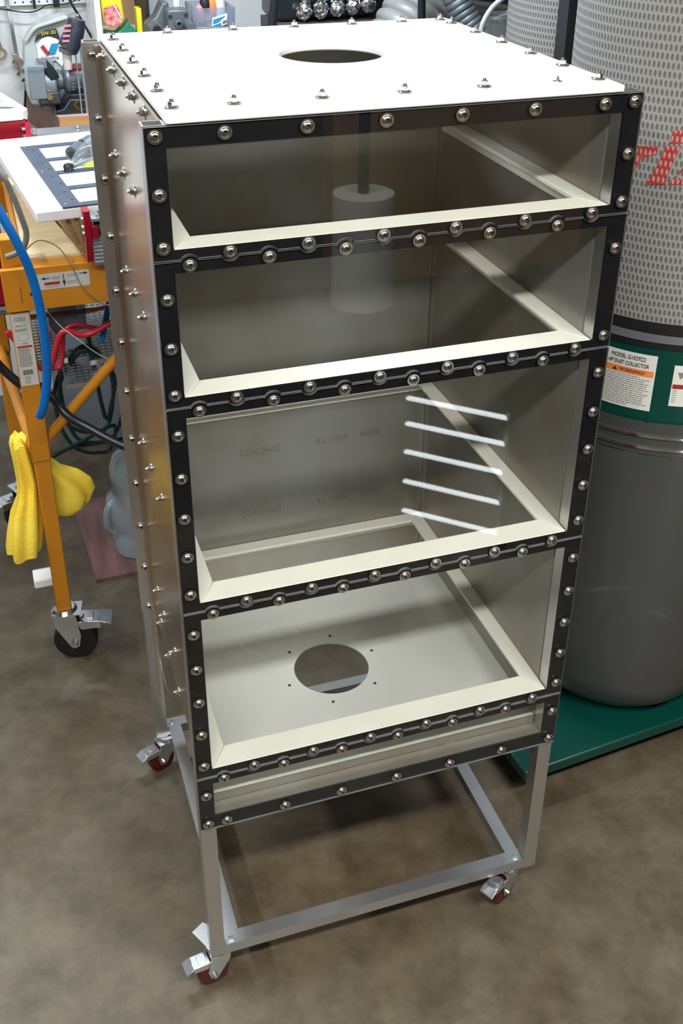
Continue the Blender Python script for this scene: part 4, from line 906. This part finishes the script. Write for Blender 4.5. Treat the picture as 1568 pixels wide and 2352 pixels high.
# white cubby with packets
cu = thing('white_cubby', 'white open-fronted cubby on the bench behind the white cabinet top', 'cubby', (0.3, 2.25, 0.95))
MB().box(0.205, 0.2215, 2.18, 2.40, 0.951, 1.6).build('side_board', 'hdpe', cu)
MB().box(0.222, 0.352, 2.18, 2.40, 1.205, 1.220).build('shelf_board', 'hdpe', cu)
MB().box(0.353, 0.362, 2.18, 2.40, 0.951, 1.6).build('side_board', 'blackpaint', cu)
MB().box(0.222, 0.352, 2.395, 2.40, 0.951, 1.6).build('back_board', 'tan', cu)
pk = thing('printed_packet', 'yellow packet with red window hanging in the white cubby', 'packet', (0.26, 2.2, 1.24))
m = MB(); m.prism([(0.227, 1.40), (0.279, 1.40), (0.287, 1.30), (0.290, 1.272), (0.280, 1.252), (0.262, 1.243), (0.242, 1.246), (0.229, 1.262), (0.226, 1.30)], 'y', 2.188, 2.206); m.build('packet', 'yellow', pk, bevel=0.006)
MB().prism([(0.231, 1.300), (0.268, 1.310), (0.281, 1.282), (0.281, 1.260), (0.262, 1.250), (0.240, 1.252), (0.231, 1.265)], 'y', 2.184, 2.1875).build('window', 'redbag', pk)
MB().prism([(0.260, 1.308), (0.264, 1.308), (0.280, 1.272), (0.277, 1.270)], 'y', 2.182, 2.1838).build('glare_strip', 'paper', pk)
t = tag(MB().prism([(0.232, 1.222), (0.232, 1.235), (0.262, 1.228), (0.292, 1.25), (0.305, 1.265), (0.305, 1.245), (0.322, 1.235), (0.322, 1.222)], 'y', 2.20, 2.25).build('green_tool', 'greenplastic', bevel=0.005), 'green plastic tool lying on the cubby shelf', 'tool')
t = tag(MB().box(0.325, 0.340, 2.19, 2.24, 1.221, 1.295).build('yellow_box', 'yellow', bevel=0.002), 'narrow yellow box standing at the right of the cubby', 'box')

# vise
vs_ = thing('bench_vise', 'grey cast iron bench vise behind the cabinet top', 'vise', (0.40, 2.1, 0.95))
MB().box(0.335, 0.45, 2.06, 2.2, 0.951, 1.21).build('base', 'castiron', vs_, bevel=0.004)
MB().box(0.388, 0.448, 2.03, 2.085, 1.195, 1.31).build('front_jaw', 'castiron', vs_, bevel=0.006)
MB().prism([(0.338, 1.20), (0.338, 1.262), (0.366, 1.285), (0.386, 1.322), (0.404, 1.322), (0.404, 1.20)], 'y', 2.09, 2.16).build('rear_jaw', 'castiron', vs_, bevel=0.005)
m = MB()
for x, z, r in ((0.418, 1.272, 0.011), (0.421, 1.233, 0.012)): m.lathe([(r*0.55, 0.0), (r*0.6, -0.006), (r, -0.005), (r*1.1, 0.001)], (x, 2.029, z), n=20, axis='y')
m.build('socket_ring', 'castiron', vs_)
for x, z in ((0.418, 1.272), (0.421, 1.233), (0.395, 1.292), (0.44, 1.294), (0.395, 1.214)): MB().cyl((x, 2.0305, z), (x, 2.0285, z), 0.0062, n=14).build('bolt_hole', 'hole', vs_)
MB().cyl((0.356, 2.06, 1.258), (0.356, 2.035, 1.258), 0.022, 0.018, n=24).build('screw_boss', 'castiron', vs_)
MB().cyl((0.356, 2.034, 1.258), (0.356, 2.030, 1.258), 0.012, n=20).build('boss_core', 'grindblk', vs_)
MB().cyl((0.44, 1.962, 1.268), (0.545, 1.958, 1.266), 0.006, n=12).cyl((0.44, 2.03, 1.275), (0.44, 1.952, 1.270), 0.013, n=16).build('handle_bar', 'castiron', vs_)
MB().cyl((0.428, 2.10, 1.31), (0.428, 2.10, 1.40), 0.010, n=14).build('white_sleeve', 'paper', vs_)

# clear bin with contents
cbn = thing('clear_bin', 'clear plastic bin with a white and blue label beside the vise', 'bin', (0.52, 2.05, 0.95))
m = MB(); a0 = (0.468, 0.555, 1.985, 2.12); b0 = (0.458, 0.568, 1.975, 2.13)
for (X0, X1, Y0, Y1) in ((0, 1, 0, 0), (0, 1, 1, 1), (0, 0, 0, 1), (1, 1, 0, 1)):
    p = lambda q, i, j, z: (q[i], q[2+j], z)
    m.add([p(a0, X0, Y0, 0.952), p(a0, X1, Y1, 0.952), p(b0, X1, Y1, 1.318), p(b0, X0, Y0, 1.318)], [(0, 1, 2, 3)])
m.add([(a0[0], a0[2], 0.952), (a0[1], a0[2], 0.952), (a0[1], a0[3], 0.952), (a0[0], a0[3], 0.952)], [(0, 1, 2, 3)])
bo = m.build('bin_shell', 'bin', cbn); sd = bo.modifiers.new('thick', 'SOLIDIFY'); sd.thickness = 0.0025
MB().prism([(0.500, 1.262), (0.543, 1.2745), (0.546, 1.303), (0.503, 1.292)], 'y', 1.972, 1.9745).build('bin_label', 'paper', cbn)
MB().prism([(0.503, 1.265), (0.527, 1.272), (0.527, 1.279), (0.503, 1.272)], 'y', 1.9705, 1.9718).build('label_print', 'blueink', cbn)
MB().prism([(0.504, 1.277), (0.520, 1.281), (0.540, 1.297), (0.505, 1.288)], 'y', 1.9705, 1.9718).build('label_print', 'blueink', cbn)
MB().prism([(0.531, 1.276), (0.542, 1.2795), (0.543, 1.286), (0.532, 1.283)], 'y', 1.9705, 1.9718).build('label_print', 'silver', cbn)
for i, (x, z, mt_, lab) in enumerate(((0.485, 1.30, 'pink', 'pink plastic part in the clear bin'), (0.500, 1.325, 'black', 'black plastic part on top of the clear bin'), (0.520, 1.318, 'orangeink', 'orange plastic part in the clear bin'), (0.538, 1.32, 'paper', 'tall white tube standing in the clear bin'))):
    m = MB()
    if i == 3: m.cyl((x, 2.05, 0.96), (x+0.004, 2.05, 1.37), 0.016, n=18)
    else: m.lathe([(0.001, z-0.03), (0.014, z-0.028), (0.017, z-0.01), (0.013, z+0.012), (0.006, z+0.02), (0.001, z+0.021)], (x, 2.05, 0), n=14)
    tag(m.build('small_part', mt_), lab, 'part', 'parts in the clear bin')
tag(MB().box(0.462, 0.564, 1.99, 2.11, 1.05, 1.268).build('bin_contents', 'navy', bevel=0.01), 'dark blue packed contents filling the clear bin', 'contents')

# slatted crate with tray of foil-wrapped bundles on it
cr = thing('slatted_crate', 'dark slatted wooden crate on the bench under the black tray', 'crate', (0.86, 2.06, 0.95))
for k in range(7): MB().box(0.700+k*0.048, 0.7465+k*0.048, 1.99, 2.004, 0.952, 1.262).build('slat', 'darkwood', cr)
MB().box(0.70, 1.036, 2.005, 2.2, 0.952, 1.262).build('crate_body', 'darkwood', cr)
tr = thing('black_tray', 'black plastic tray holding foil-wrapped bundles on the slatted crate', 'tray', (0.86, 2.06, 1.263))
m = MB(); m.prism([(0.712, 1.264), (1.02, 1.272), (1.03, 1.40), (0.704, 1.40), (0.702, 1.28)], 'y', 2.03, 2.2); m.build('tray_body', 'darktub', tr, bevel=0.012, segs=3)
for k in range(5):
    x = 0.783+k*0.049; z = 1.293+k*0.0035
    m = MB(); rq = random.Random(k)
    m.ball((x, 2.012, z), 0.024, n=26, sy=0.8)
    m.v = [(v[0]+rq.uniform(-.003, .003), v[1]+rq.uniform(-.003, .003), v[2]+rq.uniform(-.003, .003)) for v in m.v]; m.smooth = [False]*len(m.smooth)
    tag(m.build('foil_bundle', 'foil', bevel=0), ['leftmost', 'second from the left', 'middle', 'second from the right', 'rightmost'][k]+' of the five crinkled foil bundles on the tray edge', 'bundle', 'foil bundles on the black tray')
for k in range(5):
    x = 0.79+k*0.050; m = MB(); m.ball((x, 2.015, 1.338+k*0.002), 0.024, n=22, sy=0.8); m.v = [(v[0]+rr_.uniform(-.003, .003), v[1]+rr_.uniform(-.003, .003), v[2]+rr_.uniform(-.003, .003)) for v in m.v]; m.smooth = [False]*len(m.smooth); tag(m.build('foil_bundle', 'foil'), ['leftmost', 'second', 'third', 'fourth', 'rightmost'][k]+' foil bundle of the upper row in the black tray, counted from the left', 'bundle', 'upper foil bundles on the black tray')
tag(MB().tube([(0.655, 1.9, 0.951), (0.654, 1.9, 1.25), (0.666, 1.9, 1.36), (0.68, 1.9, 1.6)], 0.0135, n=14).build('dark_pole', 'blackpaint'), 'dark metal pole standing between the clear bin and the crate', 'pole')

# flexible ducting
def ribbed(pts, r, pitch, name, lab, material='ducting'):
    L_ = sum((Vector(pts[i+1])-Vector(pts[i])).length for i in range(len(pts)-1)); n = int(L_/pitch)
    return tag(MB().tube(pts, r, n=28, res=max(4, int(n*6/(len(pts)-1))), rf=lambda t: 1+0.10*abs(math.sin(t*n*PI))**0.5-0.06).build(name, material), lab, 'duct')
ribbed([(0.92, 1.86, 0.95), (0.95, 1.86, 1.10), (1.03, 1.86, 1.24), (1.12, 1.88, 1.36), (1.20, 1.90, 1.50)], 0.092, 0.031, 'flexible_duct', 'wide grey ribbed flexible duct rising behind the cabinet')
ribbed([(1.02, 1.64, 1.52), (1.06, 1.61, 1.40), (1.105, 1.58, 1.31), (1.155, 1.56, 1.24), (1.20, 1.55, 1.16), (1.22, 1.55, 0.98)], 0.034, 0.018, 'flexible_duct', 'narrow dark ribbed hose bending down beside the wide duct', 'castiron')
tag(MB().tube([(1.045, 1.74, 0.951), (1.037, 1.74, 1.30), (1.026, 1.74, 1.5)], 0.011, n=12).build('dark_pole', 'blackpaint'), 'dark pole standing in front of the wide ribbed duct', 'pole')
ex = thing('finned_heatsink', 'long finned aluminium extrusion beside the black tub', 'extrusion', (1.27, 1.8, 0))
m = MB(); q = Matrix.Translation((1.15, 1.79, 1.315))@Matrix.Rotation(R(9), 4, 'Y')
m.box(0, 0.22, -0.02, 0.02, -0.06, 0.03, mtx=q)
for i in range(6): m.box(0, 0.22, -0.030, -0.02, -0.056+i*0.015, -0.050+i*0.015, mtx=q)
m.build('finned_body', 'alu2', ex)
MB().box(1.22, 1.32, 1.78, 1.82, 0.0, 1.23).build('stand', 'blackpaint', ex)
bk = tag(MB().box(1.05, 1.62, 2.24, 2.36, 0.951, 1.75).build('dark_cabinet', 'grindblk', bevel=0.004), 'dark blue-grey cabinet on the bench behind the ducts', 'cabinet')
tb = thing('black_tub', 'small glossy black tub with clear liner beside the filter bags', 'tub', (1.15, 1.45, 0.3))
MB().lathe([(0.001, 0.951), (0.045, 0.951), (0.052, 1.20), (0.054, 1.325), (0.050, 1.325)], (1.165, 1.47, 0), n=32).build('tub_body', 'darktub', tb)
MB().lathe([(0.050, 1.18), (0.0575, 1.26), (0.0565, 1.33), (0.060, 1.345)], (1.165, 1.47, 0), n=32, wob=lambda a, z: 0.03*math.sin(9*a+30*z)).build('clear_liner', 'clearplastic', tb)
MB().tube([(1.115, 1.45, 1.338), (1.14, 1.43, 1.352), (1.165, 1.42, 1.345), (1.185, 1.41, 1.352)], 0.003, n=6).build('liner_tie', 'clearplastic', tb)
tst = tag(MB().box(1.10, 1.23, 1.40, 1.54, 0.0, 0.949).build('pedestal', 'blackpaint', bevel=0.004), 'black pedestal under the small tub behind the cabinet', 'pedestal')
ct = thing('clear_tube', 'clear bent plastic tube rising beside the right edge of the cabinet top', 'tube', (1.008, 1.3, 0))
MB().tube([(0.99, 1.37, 0.0), (0.995, 1.35, 0.8), (1.004, 1.3, 1.25), (1.008, 1.3, 1.326), (1.014, 1.3, 1.357), (1.034, 1.3, 1.388), (1.066, 1.3, 1.412), (1.12, 1.32, 1.44), (1.16, 1.45, 1.44)], 0.0062, n=12).build('tubing', 'bottle', ct)
MB().cyl((1.0065, 1.3, 1.316), (1.0075, 1.3, 1.322), 0.0085, n=14).build('tube_clip', 'black', ct)

# ------------------------------------------------------------------ behind the camera: what the clear fronts mirror
tr_ = thing('streak_tube_rack', 'low rack of five glowing tubes added behind the camera for the streaks in the clear fronts', 'lamp', (0.98, -1.08, 0))  # added out of view only to make bright streaks in the clear fronts
for z in (0.409, 0.33, 0.241, 0.144, 0.045):
    MB().cyl((0.83, -1.25, z), (1.04, -1.06, z), 0.0065, n=12).build('streak_tube', 'tubeglow', tr_)
for p in ((0.822, -1.257), (1.048, -1.053)):
    MB().box(p[0]-0.012, p[0]+0.012, p[1]-0.012, p[1]+0.012, 0.0, 0.43).build('rack_post', 'blackpaint', tr_)
pr_ = thing('paper_roll_stand', 'white paper roll on a dark pole standing behind the camera', 'paper roll', (0.93, -1.9, 0))
MB().lathe([(0.001, 0.42), (0.10, 0.42), (0.095, 0.78), (0.022, 0.78), (0.001, 0.78)], (0.93, -1.9, 0), n=32).build('paper_roll', 'paper', pr_)
MB().cyl((0.93, -1.9, 0.0125), (0.93, -1.9, 1.3), 0.018, n=14).build('pole', 'blackpaint', pr_)
MB().cyl((0.93, -1.9, 0.0125), (0.93, -1.9, 0.04), 0.16, n=32).build('foot', 'blackpaint', pr_)
bc = tag(MB().box(1.2, 2.4, -3.18, -3.02, 0.0, 1.2).build('brown_cupboard', 'tan', bevel=0.01), 'low brown cupboard against the wall behind the camera', 'cupboard')
mt_ = tag(MB().box(-1.4, 2.2, -3.0, -1.45, 0.0, 0.012).build('reflection_mat', 'black'), 'large black mat added on the floor behind the camera to darken reflections', 'mat')  # added out of view so the clear fronts mirror something dark
